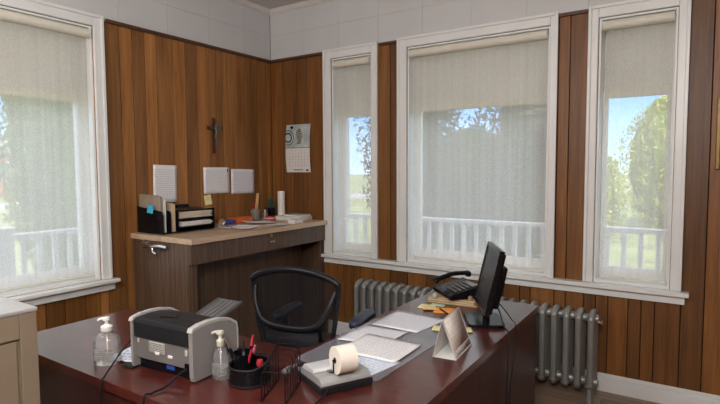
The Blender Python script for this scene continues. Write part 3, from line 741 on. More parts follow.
# ------------------------------------------------------------------ sanitizer bottles
def bottle(label, loc, rz, R, hb, hp, fill, tint):
    b = thing('sanitizer_bottle', label, 'bottle', loc, rz)
    prof = [(R*.9,0),(R,.004),(R,hb*.62),(R*.96,hb*.74),(R*.72,hb*.90),(R*.36,hb*.97),(R*.34,hb)]
    MB().lathe(prof, 32, sy=.72).build('bottle', CLEARP, b)
    MB().lathe([(R*.86,.004),(R*.95,.007),(R*.95,hb*.60*fill),(R*.94,hb*.60*fill+.001)], 28, sy=.70).build('gel', GEL, b)
    MB().lathe([(R*.40,hb+.0005),(R*.42,hb+.002),(R*.42,hb+.020),(R*.30,hb+.023),(.006,hb+.028),(.006,hp-.010)], 18).build('collar', tint, b)
    sp = MB(); sp.lathe([(.013,hp-.012),(.014,hp-.008),(.012,hp-.001),(.004,hp)], 16)
    sp.tube([(0,0,hp-.006),(-.014,0,hp-.005),(-.027,0,hp-.008),(-.031,0,hp-.013)], [.006,.005,.0045,.004], 10); sp.build('pump_head', tint, b)
    MB().cyl((0,0,.012),(0,0,hb),.0025,8).build('dip_tube', WHITEP, b)
    lb = MB()
    n=14
    def fn(u,v):
        a=-PI/2-1.0+2.0*u; return (R*1.012*math.cos(a), R*.735*math.sin(a), hb*.16+hb*.36*v)
    lb.grid(fn, n, 2); lo_=lb.build('label', seethrough('clear_label_'+str(round(R*1e4)), (.42,.44,.44), .42, .4, .02), b)
    ln = MB()
    for r_i in range(5):
        zz = hb*(.21+.062*r_i); wd = [.75,.55,.8,.45,.6][r_i]
        ln.grid(lambda u,v: (R*1.03*math.cos(-PI/2-wd*.9+wd*1.8*u), R*.75*math.sin(-PI/2-wd*.9+wd*1.8*u), zz+.0028*v), 10, 1)
    ln.build('printed_lines', GREYP, lo_)
    return b
bottle('clear pump bottle of hand gel on the desk, left of the printer', (1.570,-2.625,T), .75, .050, .128, .183, 1.0, WHITEP)
bottle('smaller clear pump bottle between the printer and the black pen holder', (2.056,-2.487,T), .45, .032, .120, .176, .9, M('cream_pump', (.55,.54,.46), .4))

# ------------------------------------------------------------------ pen holder
ph = thing('pen_holder', 'round black desk organizer with a taller cup, in front of the wire rack', 'pen holder', (2.158,-2.445,T), .4)
MB().lathe([(.068,0),(.072,.004),(.072,.066),(.069,.066),(.070,.008),(.001,.008)], 36).build('bowl', BLACKP, ph)
MB().lathe([(.034,.0085),(.036,.095),(.038,.100),(.035,.100),(.032,.012),(.001,.012)], 24, c=(-.026,.008)).build('cup', BLACKP, ph)
MB().tube([(.071*math.cos(a), .071*math.sin(a), .062+.022*max(0,math.cos(a*1.0-.6))) for a in [2*PI*k/40 for k in range(40)]], .0042, 8, closed=True).build('rim', DKGREY, ph)
MB().lathe([(.0725,.003),(.0745,.003),(.0745,.009),(.0725,.009)], 36).build('base_ring', DKGREY, ph)
def pen(label, loc, rot, L_, bm, cm, r=.0045):
    p = thing('pen', label, 'pen', loc, rot=rot, group='pens in the black pen holder')
    MB().cyl((0,0,0),(0,0,L_*.72),r,10).build('barrel', bm, p); MB().cyl((0,0,L_*.722),(0,0,L_),r*1.15,10,r2=r*.8).build('cap', cm, p)
    return p
px, py = ph.location.x-.026, ph.location.y-.002
pen('silver tipped black pen sticking out furthest left of the cup', (px-.006,py,T+.016), (.25,-.35,0), .15, BLACKP, CHROME)
pen('red capped pen standing upright at the back of the cup', (px+.002,py+.010,T+.016), (-.2,.05,0), .14, BLACKP, RED)
pen('grey pen leaning between the black pens in the cup', (px+.006,py-.006,T+.016), (.12,.12,0), .135, GREYP, DKGREY)
pen('black pen leaning out to the left over the bottle', (px-.012,py-.010,T+.016), (.10,-.45,0), .125, BLACKP, BLACKP)
pen('pink topped pen at the right side of the cup', (px+.012,py+.006,T+.016), (-.15,.20,0), .112, BLACKP, M('pink_cap', (.45,.10,.16), .4))
pen('red pen leaning out to the right of the cup', (px+.010,py-.004,T+.016), (.05,.35,0), .112, RED, RED)
tag(MB().lathe([(.001,0),(.010,.001),(.013,.012),(.010,.022),(.001,.024)], 14).build('pencil_sharpener', RED, loc=(ph.location.x+.038,ph.location.y+.012,T+.058)), 'round red pencil sharpener resting in the black pen holder', 'sharpener')
gm = MB(); gm.lathe([(.0305,.009),(.0325,.056),(.0305,.0565),(.028,.012),(.001,.012)], 20, c=(.036,.008)); gm.build('small_cup', BLACKP, ph)

# ------------------------------------------------------------------ stepped wire sorter
ws = thing('wire_sorter', 'black wire desktop file sorter between pen holder and calculator', 'file sorter', (2.308,-2.440,T), .0)
d = Vector((.066,-.150,0)).normalized(); n_ = Vector((.92,.39,0)).normalized()
NW = 7
for k in range(NW):
    t = k/(NW-1)
    c0 = d*(-.075+.17*t)
    hh = .150-.055*t
    hw = .040
    pts = [c0-n_*hw, c0-n_*hw+Vector((0,0,hh-.012)), c0-n_*(hw-.004)+Vector((0,0,hh-.003)), c0-n_*(hw-.012)+Vector((0,0,hh)), c0+n_*(hw-.012)+Vector((0,0,hh)), c0+n_*(hw-.004)+Vector((0,0,hh-.003)), c0+n_*hw+Vector((0,0,hh-.012)), c0+n_*hw]
    pts = [p+Vector((0,0,.004)) for p in pts]
    MB().tube(pts, .0022 if k in (0, NW-1) else .0016, 6).build('wire_loop', BLACKM, ws)
for s_ in (-1, 1):
    MB().tube([d*(-.080)+n_*(.0415*s_)+Vector((0,0,.0032)), d*(.100)+n_*(.0415*s_)+Vector((0,0,.0032))], .0024, 6).build('base_rail', BLACKM, ws)
    MB().tube([d*(-.075)+n_*(.0435*s_)+Vector((0,0,.125)), d*(.095)+n_*(.0435*s_)+Vector((0,0,.074))], .0020, 6).build('side_rail', BLACKM, ws)

# ------------------------------------------------------------------ printing calculator (seen from behind)
ca = thing('printing_calculator', 'silver printing calculator with a paper roll, seen from behind', 'calculator', (2.420,-2.283,T), 1.08)
# local: x across (w .2), -y toward the viewer (back of the machine), +y keyboard
cp = [(-.085,.0),(-.085,.030),(-.070,.046),(-.005,.050),(.125,.022),(.13,.0)]
MB().prism([(-.085,0),(-.088,.026),(.143,.012),(.145,0)][::-1], -.098, .098, mat=pm).build('base', DKGREY, ca, bevel=.003)
MB().prism([(-.083,.0265),(-.078,.040),(-.060,.050),(.0,.048),(.130,.026),(.136,.0135)][::-1], -.094, .094, mat=pm).build('top_shell', SILV, ca, bevel=.004)
MB().prism([(-.012,.0495),(-.008,.0610),(.070,.058),(.088,.0375)][::-1], -.0935, .085, mat=pm).build('display_hood', M('bright_silver', (.72,.73,.75), .32, metal=.2, var=.03), ca, bevel=.003)
MB().box(-.045,.045,-.030,-.014,.0502,.055).build('paper_slot', GREYP, ca, bevel=.002)
rr = .047
rollm = Matrix.Translation((.0,-.058,.054+rr)) @ Matrix.Rotation(PI/2,4,'Y')
ro = MB().lathe([(.011,-.033),(rr,-.033),(rr,.033),(.011,.033)], 36, mat=rollm).build('paper_roll', CRIM, ca)
MB().lathe([(.007,-.034),(.0105,-.034),(.0105,.034),(.007,.034)], 20, mat=rollm).build('roll_core', DKGREY, ro)
MB().tube([(-.039,-.058,.054+rr),(-.039,-.058,.060),(-.039,-.030,.052)], .003, 6).build('roll_holder', BLACKP, ca)
MB().tube([(.039,-.058,.054+rr),(.039,-.058,.060),(.039,-.030,.052)], .003, 6).build('roll_holder', BLACKP, ca)
MB().tube([(-.042,-.058,.054+rr),(.042,-.058,.054+rr)], .0035, 8).build('spindle', BLACKP, ca)
st = MB(); st.grid(lambda u,v: (-.028+.056*u, -.024+.012*v, .055+.030*v-.0*u), 2, 5, .0006); st.build('paper_strip', CRIM, ca)
kk = MB()
kp = MB()
for i in range(9):
    for j in range(4):
        x = -.076+i*.019; y = .096+j*.0095; z = .0485-(y)*.17
        MBk = kp; kp.box(x-.0065,x+.0065,y-.0035,y+.0035,z-.004,z+.0045)
kp.build('keys', DKGREY, ca, bevel=.001)
# torn clear cover beside the machine
fp = MB(); fp.grid(lambda u,v: (-.150+.048*u, -.03+.11*v, .004+.040*math.sin(PI*v*.9+.2)*(.4+.6*u)+.006*math.sin(9*u+5*v)), 8, 8, .0008)
fo = fp.build('dust_cover', CLEARP, loc=(2.365,-2.345,T), rot=(0,0,-.15)); tag(fo, 'crumpled clear plastic cover beside the calculator', 'plastic cover')

# ------------------------------------------------------------------ desk mat and papers
mt = MB(); mt.prism(rounded([(2.150,-2.200),(2.545,-2.215),(2.560,-1.40),(2.150,-1.36)], .03), T+.0002, T+.0016)
tag(mt.build('desk_mat', MATP), 'clear greyish plastic desk mat with papers on it', 'desk mat')
def qsheet(label, pts, z, mat, group='papers on the desk mat', name='paper_sheet'):
    c = sum((Vector((x,y,0)) for x,y in pts), Vector())/4
    e = (Vector((pts[1][0]-pts[0][0], pts[1][1]-pts[0][1], 0)))
    ang = math.atan2(e.y, e.x); R_ = Matrix.Rotation(-ang, 4, 'Z')
    lp = [R_ @ (Vector((x,y,0))-c) for x,y in pts]
    mb = MB(); mb.grid(lambda u,v: ((lp[0]*(1-u)+lp[1]*u)*(1-v)+(lp[3]*(1-u)+lp[2]*u)*v) + Vector((0,0,.001*math.sin(3*u+2*v))), 8, 8, .0005)
    o = mb.build(name, mat, loc=(c.x,c.y,z), rot=(0,0,ang)); return tag(o, label, 'paper', group)
qsheet('white form at the far end of the desk mat, nearest the orange notes', [(2.175,-1.66),(2.420,-1.66),(2.450,-1.395),(2.170,-1.385)], T+.0035, PAPERG)
qsheet('white form in the middle of the desk mat, partly under the nearer form', [(2.170,-1.93),(2.375,-1.90),(2.385,-1.665),(2.165,-1.69)], T+.0062, PAPERG)
qsheet('large white printed form lying nearest the paper roll on the desk mat', [(2.255,-2.055),(2.520,-2.045),(2.515,-1.795),(2.245,-1.80)], T+.0090, PAPER)
qsheet('white sheet with blue printing sticking out below the large form', [(2.35,-2.175),(2.50,-2.19),(2.53,-2.01),(2.36,-2.0)], T+.0035, text_paper('blue_form', (.68,.72,.80), (.30,.50,.75), 9, .5))
sheet('sticky_note', 'small yellow sticky note at the mat edge beside the tent calendar', 'note', (2.478,-1.555,T+.0060), (0,0,.3), .05, .075, YELLOW, .001)
sheet('sticky_note', 'yellow note peeking out between tent calendar and monitor stand', 'note', (2.585,-1.50,T+.0022), (0,0,.5), .075, .075, YELLOW, .001)

# ------------------------------------------------------------------ tent calendar
A = Vector((2.605,-1.885,T)); B_ = Vector((2.700,-1.875,T)); dL = Vector((-.018,.215,0))
tc_ = thing('tent_calendar', 'white folded tent calendar standing on the desk before the monitor', 'calendar', (2.65,-1.78,T))
o0 = Vector(tc_.location)
top = (A+B_)/2 + Vector((-.010,0,.155))
def tpanel(name, p, q, mat, flip, th=.0012):
    mb = MB(); a, b, c, e = p-o0, p-o0+dL, q-o0+dL, q-o0
    nn = (b-a).cross(e-a).normalized()*th
    vs = [a,b,c,e,a+nn,b+nn,c+nn,e+nn]
    mb.add(vs, [(3,2,1,0),(4,5,6,7),(0,1,5,4),(1,2,6,5),(2,3,7,6),(3,0,4,7)])
    return mb.build(name, mat, tc_)
tpanel('back_leaf', A, top, WHITEP, 0)
fl = tpanel('front_leaf', B_, top, WHITEP, 0)
tpanel('base_fold', A+Vector((.004,0,.002)), B_+Vector((-.004,0,.002)), PLAIN, 0)
def facep(name, u0, u1, v0, v1, mat, off, par):
    mb = MB(); e1 = dL; e2 = top-B_; nn = e1.cross(e2).normalized()
    if nn.x < 0: nn = -nn
    P0 = B_-o0+nn*off
    loc = P0+e1*u0+e2*v0
    X = e1.normalized(); Y = e2.normalized(); Zv = X.cross(Y)
    w, h = e1.length*(u1-u0), e2.length*(v1-v0)
    mb.grid(lambda u,v:(w*u,h*v,0), 2, 2, .0004)
    o = mb.build(name, mat, par); Mx = Matrix((X,Y,Zv)).transposed().to_4x4(); Mx.translation = loc
    o.matrix_local = Mx; return o
facep('month_page', .05,.95,.20,.97, text_paper('month_grid', (.70,.65,.60), (.30,.25,.22), 10, .5, .06,.94,.1,.95, box=True), .0022, fl)
facep('printed_strip', .05,.95,.04,.18, text_paper('strip_print', (.55,.53,.50), (.03,.03,.03), 3, .42, .02,.98,.05,.95), .0022, fl)
sp_ = MB()
for k in range(12): 
    c = top-o0+dL*((k+.7)/12.4)
    sp_.tube([c+Vector((.004*math.cos(a),0,.004*math.sin(a)-.002)) for a in [2*PI*j/8 for j in range(8)]], .0007, 4, closed=True)
sp_.build('spiral_binding', DKGREY, tc_)

# ------------------------------------------------------------------ monitor
th, ti = .50, .22
mo = thing('monitor', 'black flat monitor on a round stand, seen nearly edge on', 'monitor', (2.615,-1.32,T), th)
# local: -x is the screen side, y along the panel
ml = Matrix.Translation((-.015,-.01,.072)) @ Matrix.Rotation(ti,4,'Y')
def bar(mb, x0,x1,y0,y1,z0,z1): mb.box(x0,x1,y0,y1,z0,z1,mat=ml)
Wm, Hm = .335, .31
b_ = MB()
bar(b_, -.012,.012,-Wm/2,Wm/2,0,.022); bar(b_, -.012,.012,-Wm/2,Wm/2,Hm-.016,Hm); bar(b_, -.012,.012,-Wm/2,-Wm/2+.016,.022,Hm-.016); bar(b_, -.012,.012,Wm/2-.016,Wm/2,.022,Hm-.016)
b_.build('bezel', BLACKP, mo, bevel=.002)
b_ = MB(); bar(b_, -.008,.010,-Wm/2+.0165,Wm/2-.0165,.0225,Hm-.0165); b_.build('screen', SCREEN, mo)
b_ = MB(); bar(b_, .0125,.022,-Wm/2+.01,Wm/2-.01,.012,Hm-.012); b_.build('rear_shell', BLACKP, mo, bevel=.004)
b_ = MB(); bar(b_, .0225,.058,-Wm/2+.06,Wm/2-.06,.03,Hm-.075); b_.build('electronics_hump', BLACKP, mo, bevel=.012)
b_ = MB(); bar(b_, .0585,.060,-.13+.03,-.06,.10,.16); b_.build('port_panel', DKGREY, mo)
nk = MB(); nk.tube(spline([(.012,0,.018),(.010,0,.06),(.035,0,.10),(.070,0,.135)],4), [.032,.031,.030,.029,.028,.027,.026,.026,.025,.025,.024,.024,.023], 14, sx=.55, up=(1,0,0)); nk.build('neck', BLACKP, mo)
MB().prism(rounded([(-.085,-.11),(.085,-.11),(.085,.11),(-.085,.11)], .03), 0, .016).build('stand_base', BLACKP, mo, bevel=.004)

# ------------------------------------------------------------------ folders, phone, notes
for k,(lb,mt_,dz,rz,w,h) in enumerate((('brown kraft folder at the bottom of the pile under the telephone',KRAFT,0,.06,.285,.225),('tan folder in the middle of the pile under the telephone',MANILA,.011,-.02,.275,.22),('brown folder on top of the pile directly beneath the telephone',KRAFT,.022,.03,.270,.215))):
    f_ = thing('file_folder', lb, 'folder', (2.345,-1.000,T+dz), rz+.05, group='folders under the telephone')
    MB().box(-w/2,w/2,-h/2,h/2,0,.0012).build('back_cover', mt_, f_); MB().box(-w/2+.006,w/2-.006,-h/2+.004,h/2-.006,.0014,.0082).build('contents', MANILA, f_); MB().box(-w/2,w/2,-h/2,h/2-.008,.0084,.0098).build('front_cover', mt_, f_)
tp = thing('telephone', 'black corded desk telephone sitting on the folder pile', 'telephone', (2.345,-1.000,T+.033), -.75)
MB().prism([(-.085,0),(-.085,.018),(-.06,.026),(.075,.062),(.085,.058),(.085,0)][::-1], -.10, .10, mat=pm).build('body', BLACKP, tp, bevel=.004)
tp.scale = (1.15, 1.15, 1.15)
km = Matrix.Translation((.02,-.058,.0275)) @ Matrix.Rotation(math.atan2(.036,.135),4,'X')
kb = MB()
for i in range(5):
    for j in range(4): kb.box(-.045+i*.022,-.029+i*.022,.012+j*.022,.024+j*.022,.0005,.0045,mat=km)
kb.build('keypad', GREYP, tp, bevel=.001)
MB().box(-.045,.065,.102,.128,.001,.003,mat=km).build('display', M('lcd_grey', (.22,.24,.22), .2), tp)
hs = MB(); hs.tube(spline([(-.070,-.095,.052),(-.070,-.075,.066),(-.070,0,.088),(-.070,.075,.090),(-.070,.100,.078)],5), [.012]*2+[.021]*3+[.015]*11+[.021]*3+[.015]*2, 14, sx=.75, up=(0,0,1)); hs.build('handset', BLACKP, tp)
cc = MB(); pts=[]
for k in range(120):
    t=k/119; base=Vector((-.10-.05*math.sin(PI*t),-.10+.16*t,.012)); a=k*.9; pts.append(base+Vector((.006*math.cos(a),0,.006*math.sin(a)+.0)))
cc.tube(pts,.0018,5); cc.build('coiled_cord', BLACKP, tp)
clx = MB(); clx.lathe([(.012,0),(.014,.012),(.009,.022),(.001,.024)], 14)  # legs of the acrylic phone stand, shaped as short knobs
tag(clx.build('phone_stand_leg', M('translucent_grey', (.45,.45,.43), .3), loc=(2.262,-1.123,T+.033)), 'small pale leg of the plastic phone stand, on the folder corner by the telephone', 'knob')
c2_ = clx.build('phone_stand_leg', CREAM, loc=(2.455,-1.085,T+.033)); tag(c2_, 'small beige leg of the plastic phone stand, on the folder pile, next to the monitor', 'knob')
def notepad(label, loc, rz, w, h, t, mat): return block('note_pad', label, 'note pad', loc, (0,0,rz), (w,h,t), mat, 'note pads beside the folder pile', .001)
notepad('orange note pad between the folder pile and the monitor stand', (2.385,-1.245,T), .35, .13, .085, .006, ORANGE2)
notepad('pale yellow note pad at the inner desk edge by the folders', (2.262,-1.225,T), .15, .085, .07, .005, YELLOW)
notepad('light orange note pad overlapping the pale yellow pad', (2.295,-1.262,T+.0058), .5, .07, .05, .004, M('peach_note', (.80,.55,.25), .7))
notepad('small pale green note pad behind the yellow pad', (2.30,-1.165,T), .1, .075, .035, .005, M('pale_green_note', (.45,.60,.45), .7))
bp = thing('pen', 'black pen lying across the orange note pad', 'pen', (2.395,-1.295,T+.0107), 2.4)
MB().cyl((-.04,0,0),(.04,0,0),.0042,8).build('barrel', BLACKP, bp); MB().cyl((.0402,0,0),(.062,0,0),.0048,8,r2=.003).build('cap', BLACKP, bp)
sheet('paper_sheet', 'small white slip by the black pen at the mat end', 'paper', (2.475,-1.345,T+.001), (0,0,.4), .045, .03, PLAIN, 0)

# ------------------------------------------------------------------ cords
def cord(owner, pts, r=.0032):
    bpy.context.view_layer.update(); iv = owner.matrix_world.inverted()
    return MB().tube([iv @ p for p in spline(pts, 8)], r, 8).build('power_cord', CORDM, owner)
cord(mo, [(2.688,-1.375,.870),(2.720,-1.40,.83),(2.745,-1.42,.775),(2.772,-1.44,.757),(2.782,-1.47,.70),(2.786,-1.50,.45),(2.79,-1.46,.15),(2.80,-1.40,.004)], .0035)
cord(mo, [(2.668,-1.31,.870),(2.70,-1.25,.80),(2.735,-1.26,.764),(2.768,-1.31,.757),(2.782,-1.36,.69),(2.786,-1.46,.42),(2.79,-1.38,.15),(2.80,-1.30,.004)], .0030)
cord(pr_, [(1.685,-2.520,.860),(1.655,-2.555,.858),(1.66,-2.61,.825),(1.675,-2.665,.785),(1.700,-2.715,.757),(1.712,-2.735,.735),(1.712,-2.740,.55),(1.71,-2.745,.2),(1.70,-2.75,.004)], .0032)
cord(pr_, [(1.977,-2.572,.797),(1.972,-2.605,.785),(1.966,-2.655,.760),(1.962,-2.705,.755),(1.965,-2.736,.742),(1.966,-2.740,.55),(1.965,-2.745,.2),(1.96,-2.75,.004)], .0036)
cord(ca, [(2.463,-2.395,.770),(2.473,-2.415,.770),(2.470,-2.45,.757),(2.478,-2.50,.754),(2.50,-2.58,.754),(2.51,-2.69,.754),(2.515,-2.737,.742),(2.515,-2.742,.5),(2.51,-2.75,.004)], .0028)

# ------------------------------------------------------------------ office chair
ch = thing('office_chair', 'black mesh-back office chair tucked behind the mahogany desk', 'chair', (1.870,-1.640,0), .20)
sb = -.30   # backrest plane (local y), faces +y
def bp_(x, z): return (x, sb - .05*(z-.7) + .12*(x*x)*2.0 , z)
outline = [(-.165,.655),(-.205,.72),(-.232,.84),(-.250,.965),(-.235,.995),(-.17,1.022),(-.06,1.042),(.06,1.042),(.17,1.022),(.235,.995),(.250,.965),(.232,.84),(.205,.72),(.165,.655),(.08,.632),(-.08,.632)]
pts = [bp_(x, z) for x, z in [(x_*.90, z_) for x_, z_ in outline]]
ps = []
n = len(pts)
for i in range(n):
    a,b,c,e = [Vector(pts[(i+k-1) % n]) for k in range(4)]
    for k in range(4):
        t=k/4; ps.append(.5*((2*b)+(c-a)*t+(2*a-5*b+4*c-e)*t*t+(3*b-a-3*c+e)*t**3))
rs = [.011 + .004*(p.z > .98) for p in ps]
MB().tube(ps, rs, 10, closed=True).build('back_frame', CHAIRP, ch)
def wid(z):
    zs=[.632,.655,.72,.84,.965,1.0,1.022,1.042]; ws=[.08,.165,.205,.232,.250,.225,.17,.06]
    for i in range(len(zs)-1):
        if zs[i] <= z <= zs[i+1]: return ws[i]+(ws[i+1]-ws[i])*(z-zs[i])/(zs[i+1]-zs[i])
    return ws[-1]
mm = MB(); mm.grid(lambda u,v: bp_((2*u-1)*.90*wid(.634+.405*v), .634+.405*v), 12, 20); mm.build('mesh_back', MESH, ch)
sup = spline([(-.238,sb+.005,.95),(-.215,sb-.030,.88),(-.170,sb-.050,.812),(-.08,sb-.055,.785),(.08,sb-.055,.785),(.170,sb-.050,.812),(.215,sb-.030,.88),(.238,sb+.005,.95)],5)
sup = [Vector((p.x*.88, p.y, p.z)) for p in sup]
MB().tube(sup, .011, 8, sx=1.4, up=(0,0,1)).build('lumbar_bar', CHAIRP, ch)
lp_ = MB(); lp_.grid(lambda u,v: ((2*u-1)*(.15-.02*v), sb-.045-.018*math.sin(PI*v)+.10*(2*u-1)**2*.3, .655+.112*v), 12, 5, .0); 
lp_.grid(lambda u,v: ((1-2*u)*(.15-.02*v), sb-.020+.10*(2*u-1)**2*.3, .655+.112*v), 12, 5, .0); lp_.build('lower_back_shell', M('matte_black', (.008,.008,.010), .7), ch)
MB().tube(spline([(0,sb-.05,.70),(0,sb-.06,.56),(0,sb+.02,.45),(0,-.05,.43)],5), .020, 10, sx=1.0).build('back_post', CHAIRP, ch)
se = MB()
se.prism(rounded([(-.24,-.23),(.24,-.23),(.255,.23),(-.255,.23)], .09, 6), .455, .525); se.build('seat', SEATF, ch, bevel=.022, seg=4)
MB().prism(rounded([(-.20,-.18),(.20,-.18),(.20,.18),(-.20,.18)], .05, 4), .430, .4545).build('seat_pan', CHAIRP, ch)
for s_ in (-1, 1):
    ar = MB(); ar.tube(spline([(s_*.17,0,.440),(s_*.210,.0,.45),(s_*.215,.0,.52),(s_*.215,-.02,.735)],5), .015, 10); ao=ar.build('armrest', CHAIRP, ch)
    ap = MB(); ap.grid(lambda u,v: (s_*.215+(2*u-1)*.034*math.sqrt(max(.02,1-(2*v-1)**6)), -.12+.27*v, .765+.012*math.cos(PI*(u-.5))-.015*(2*v-1)**4), 8, 12, .026); ap.build('arm_pad', ARMP, ao)
MB().cyl((0,0,.10),(0,0,.430),.027,16).build('gas_column', CHAIRP, ch)
for k in range(5):
    a = 2*PI*k/5+.3; c_, s_ = math.cos(a), math.sin(a)
    lg = MB().tube([(.02*c_,.02*s_,.12),(.15*c_,.15*s_,.10),(.29*c_,.29*s_,.075)], [.026,.022,.015], 10).build('base_leg', CHAIRP, ch)
    w_ = MB()
    for q_ in (-.014,.014): w_.cyl((.29*c_-s_*q_-s_*.008,.29*s_+c_*q_+c_*.008,.027),(.29*c_-s_*q_+s_*.008,.29*s_+c_*q_-c_*.008,.027),.026,16)
    w_.cyl((.29*c_,.29*s_,.03),(.29*c_,.29*s_,.078),.007,8); w_.build('caster', BLACKP, lg)

# ------------------------------------------------------------------ unseen globe lamps, added as fill light (above, out of the frame)
def emit(name, c, s_):
    m,t,N,L = nt(name); o=N.new('ShaderNodeOutputMaterial'); e=N.new('ShaderNodeEmission'); e.inputs[0].default_value=rgb(c); e.inputs[1].default_value=s_; L.new(e.outputs[0],o.inputs[0]); return m
DIFF = emit('fill_lamp_glow', (1,.96,.9), 5)
for lx, ly, lw_, lb in ((3.5,-4.25,FILL_W,'added unseen globe lamp for fill light, toward the right wall'),(1.5,-4.1,FILL_W*.45,'added unseen globe lamp for fill light, above the cream cabinet')):
    cl = thing('added_fill_lamp', lb, 'lamp', (lx,ly,H), group='added fill lamps')
    MB().lathe([(.001,-.03),(.07,-.03),(.08,-.001),(.001,-.001)], 24).build('canopy', TRIMW, cl)
    MB().cyl((0,0,-.0305),(0,0,-.12),.012,10).build('stem', TRIMW, cl)
    MB().lathe([(.03,-.121),(.10,-.15),(.14,-.21),(.14,-.25),(.10,-.31),(.03,-.34),(.001,-.342)], 28).build('globe', DIFF, cl)
    ld = bpy.data.lights.new('added_fill_light', 'POINT'); ld.energy=lw_; ld.color=(1,.985,.965); ld.shadow_soft_size=.28
    lo_ = bpy.data.objects.new('added_fill_light', ld); COL.objects.link(lo_); lo_.location=(lx,ly,H-.65)

# ------------------------------------------------------------------ outside: porch
GZ = -.5
GRASS = M('lawn_grass', (.13,.155,.060), .9, var=.4, scale=1.5, bump=.5)
ASPH = M('asphalt', (.20,.20,.21), .9, var=.1, scale=3)
PAINT = M('porch_paint', (.68,.69,.70), .55, var=.04)
DECKM = M('porch_deck_paint', (.33,.34,.35), .6, var=.1)
SOFF = M('porch_ceiling_paint', (.68,.68,.64), .6, var=.05)
tag(MB().box(-140, 80, -40, 160, GZ-.2, GZ).build('lawn', GRASS), kind='structure')
tag(MB().box(-2.0, 4.8, .262, 2.0, -.18, -.06).box(-2.0, -.262, -4.5, .262, -.18, -.06).box(-2.0,4.8,1.92,2.0,GZ,-.18).build('porch_deck', DECKM), kind='structure')
# unseen storey and roof above, made tall to shade the near trees
tag(MB().box(-.26, RX+.26, RY-.26, .26, H+.125, 5.6).build('sun_block_storey', M('clapboard', (.55,.54,.50), .7)), kind='structure')
rf = MB(); rf.prism([(-.6,5.605),(RX+.9,5.605),(RX/2+.1,7.8)], -.55, -RY+.6, mat=Matrix(((1,0,0,0),(0,0,-1,0),(0,1,0,0),(0,0,0,1))))
tag(rf.build('sun_block_roof', ASPH), kind='structure')
def post(x, y, z1, w, lb, g='porch posts'):
    p = thing('porch_post', lb, 'post', (x, y, -.058), group=g)
    MB().box(-w/2,w/2,-w/2,w/2,0,z1+.058).build('shaft', PAINT, p, bevel=.004); MB().box(-w/2-.012,w/2+.012,-w/2-.012,w/2+.012,z1+.0585,z1+.082).build('cap', PAINT, p)
    return p
for x, y, lb in ((-1.80,1.90,'white porch railing post at the outer corner of the porch'),(.17,1.90,'white porch railing post beyond the gap between narrow and wide windows'),(2.43,1.90,'white porch railing post beyond the gap between wide window and bush window'),(3.95,1.90,'white porch railing post past the last window'),(-1.80,-.45,'white porch railing post beyond the side wall, right of its window')):
    post(x, y, .955, .11, lb)
post(-1.80, -1.63, .955, .13, 'short stout white railing post seen through the side wall window', None)
def railing(label, p0, p1):
    p0, p1 = Vector(p0), Vector(p1); L_ = (p1-p0).length; a = math.atan2((p1-p0).y, (p1-p0).x)
    r = thing('porch_railing', label, 'railing', (p0.x,p0.y,0), a)
    MB().box(0.09,L_-0.09,-.035,.035,.865,.915).build('top_rail', PAINT, r, bevel=.006); MB().box(0.09,L_-0.09,-.02,.02,.0,.05).build('bottom_rail', PAINT, r)
    n = int((L_-.18)/.142)
    for k in range(n):
        x = .09+(L_-.18)*(k+.5)/n
        MB().box(x-.021,x+.021,-.016,.016,.0505,.8645).build('baluster', PAINT, r)
railing('white porch railing seen through the narrow window by the calendar', (-1.80,1.90), (.17,1.90))
railing('white porch railing seen through the wide window behind the monitor', (.17,1.90), (2.43,1.90))
railing('white porch railing seen through the window with the green bush', (2.43,1.90), (3.95,1.90))
railing('white porch railing right of the stout post outside the side wall window', (-1.80,-1.63), (-1.80,-.45))
railing('white porch railing beyond the porch corner outside the side wall', (-1.80,-.45), (-1.80,1.90))
railing('white porch railing left of the stout post outside the side wall window', (-1.80,-4.0), (-1.80,-1.63))

# ------------------------------------------------------------------ outside: planting and street
def leafm(name, c0, c1):
    m,t,N,L = nt(name); o=N.new('ShaderNodeOutputMaterial'); at=N.new('ShaderNodeAttribute'); at.attribute_name='tone'
    r=ramp(N,[(0,c0),(1,c1)]); L.new(at.outputs['Fac'],r.inputs[0]); d=N.new('ShaderNodeBsdfDiffuse'); tl=N.new('ShaderNodeBsdfTranslucent'); L.new(r.outputs[0],d.inputs[0]); L.new(r.outputs[0],tl.inputs[0])
    x=N.new('ShaderNodeMixShader'); x.inputs[0].default_value=.3; L.new(d.outputs[0],x.inputs[1]); L.new(tl.outputs[0],x.inputs[2]); L.new(x.outputs[0],o.inputs[0]); return m
DARKL = leafm('evergreen_leaf', (.030,.055,.022), (.075,.11,.04))
MIDL = leafm('cedar_leaf', (.03,.055,.015), (.13,.18,.05))
LITEL = leafm('bright_leaf', (.12,.17,.04), (.40,.43,.12))
BARK = M('bark', (.10,.075,.055), .9, var=.3)
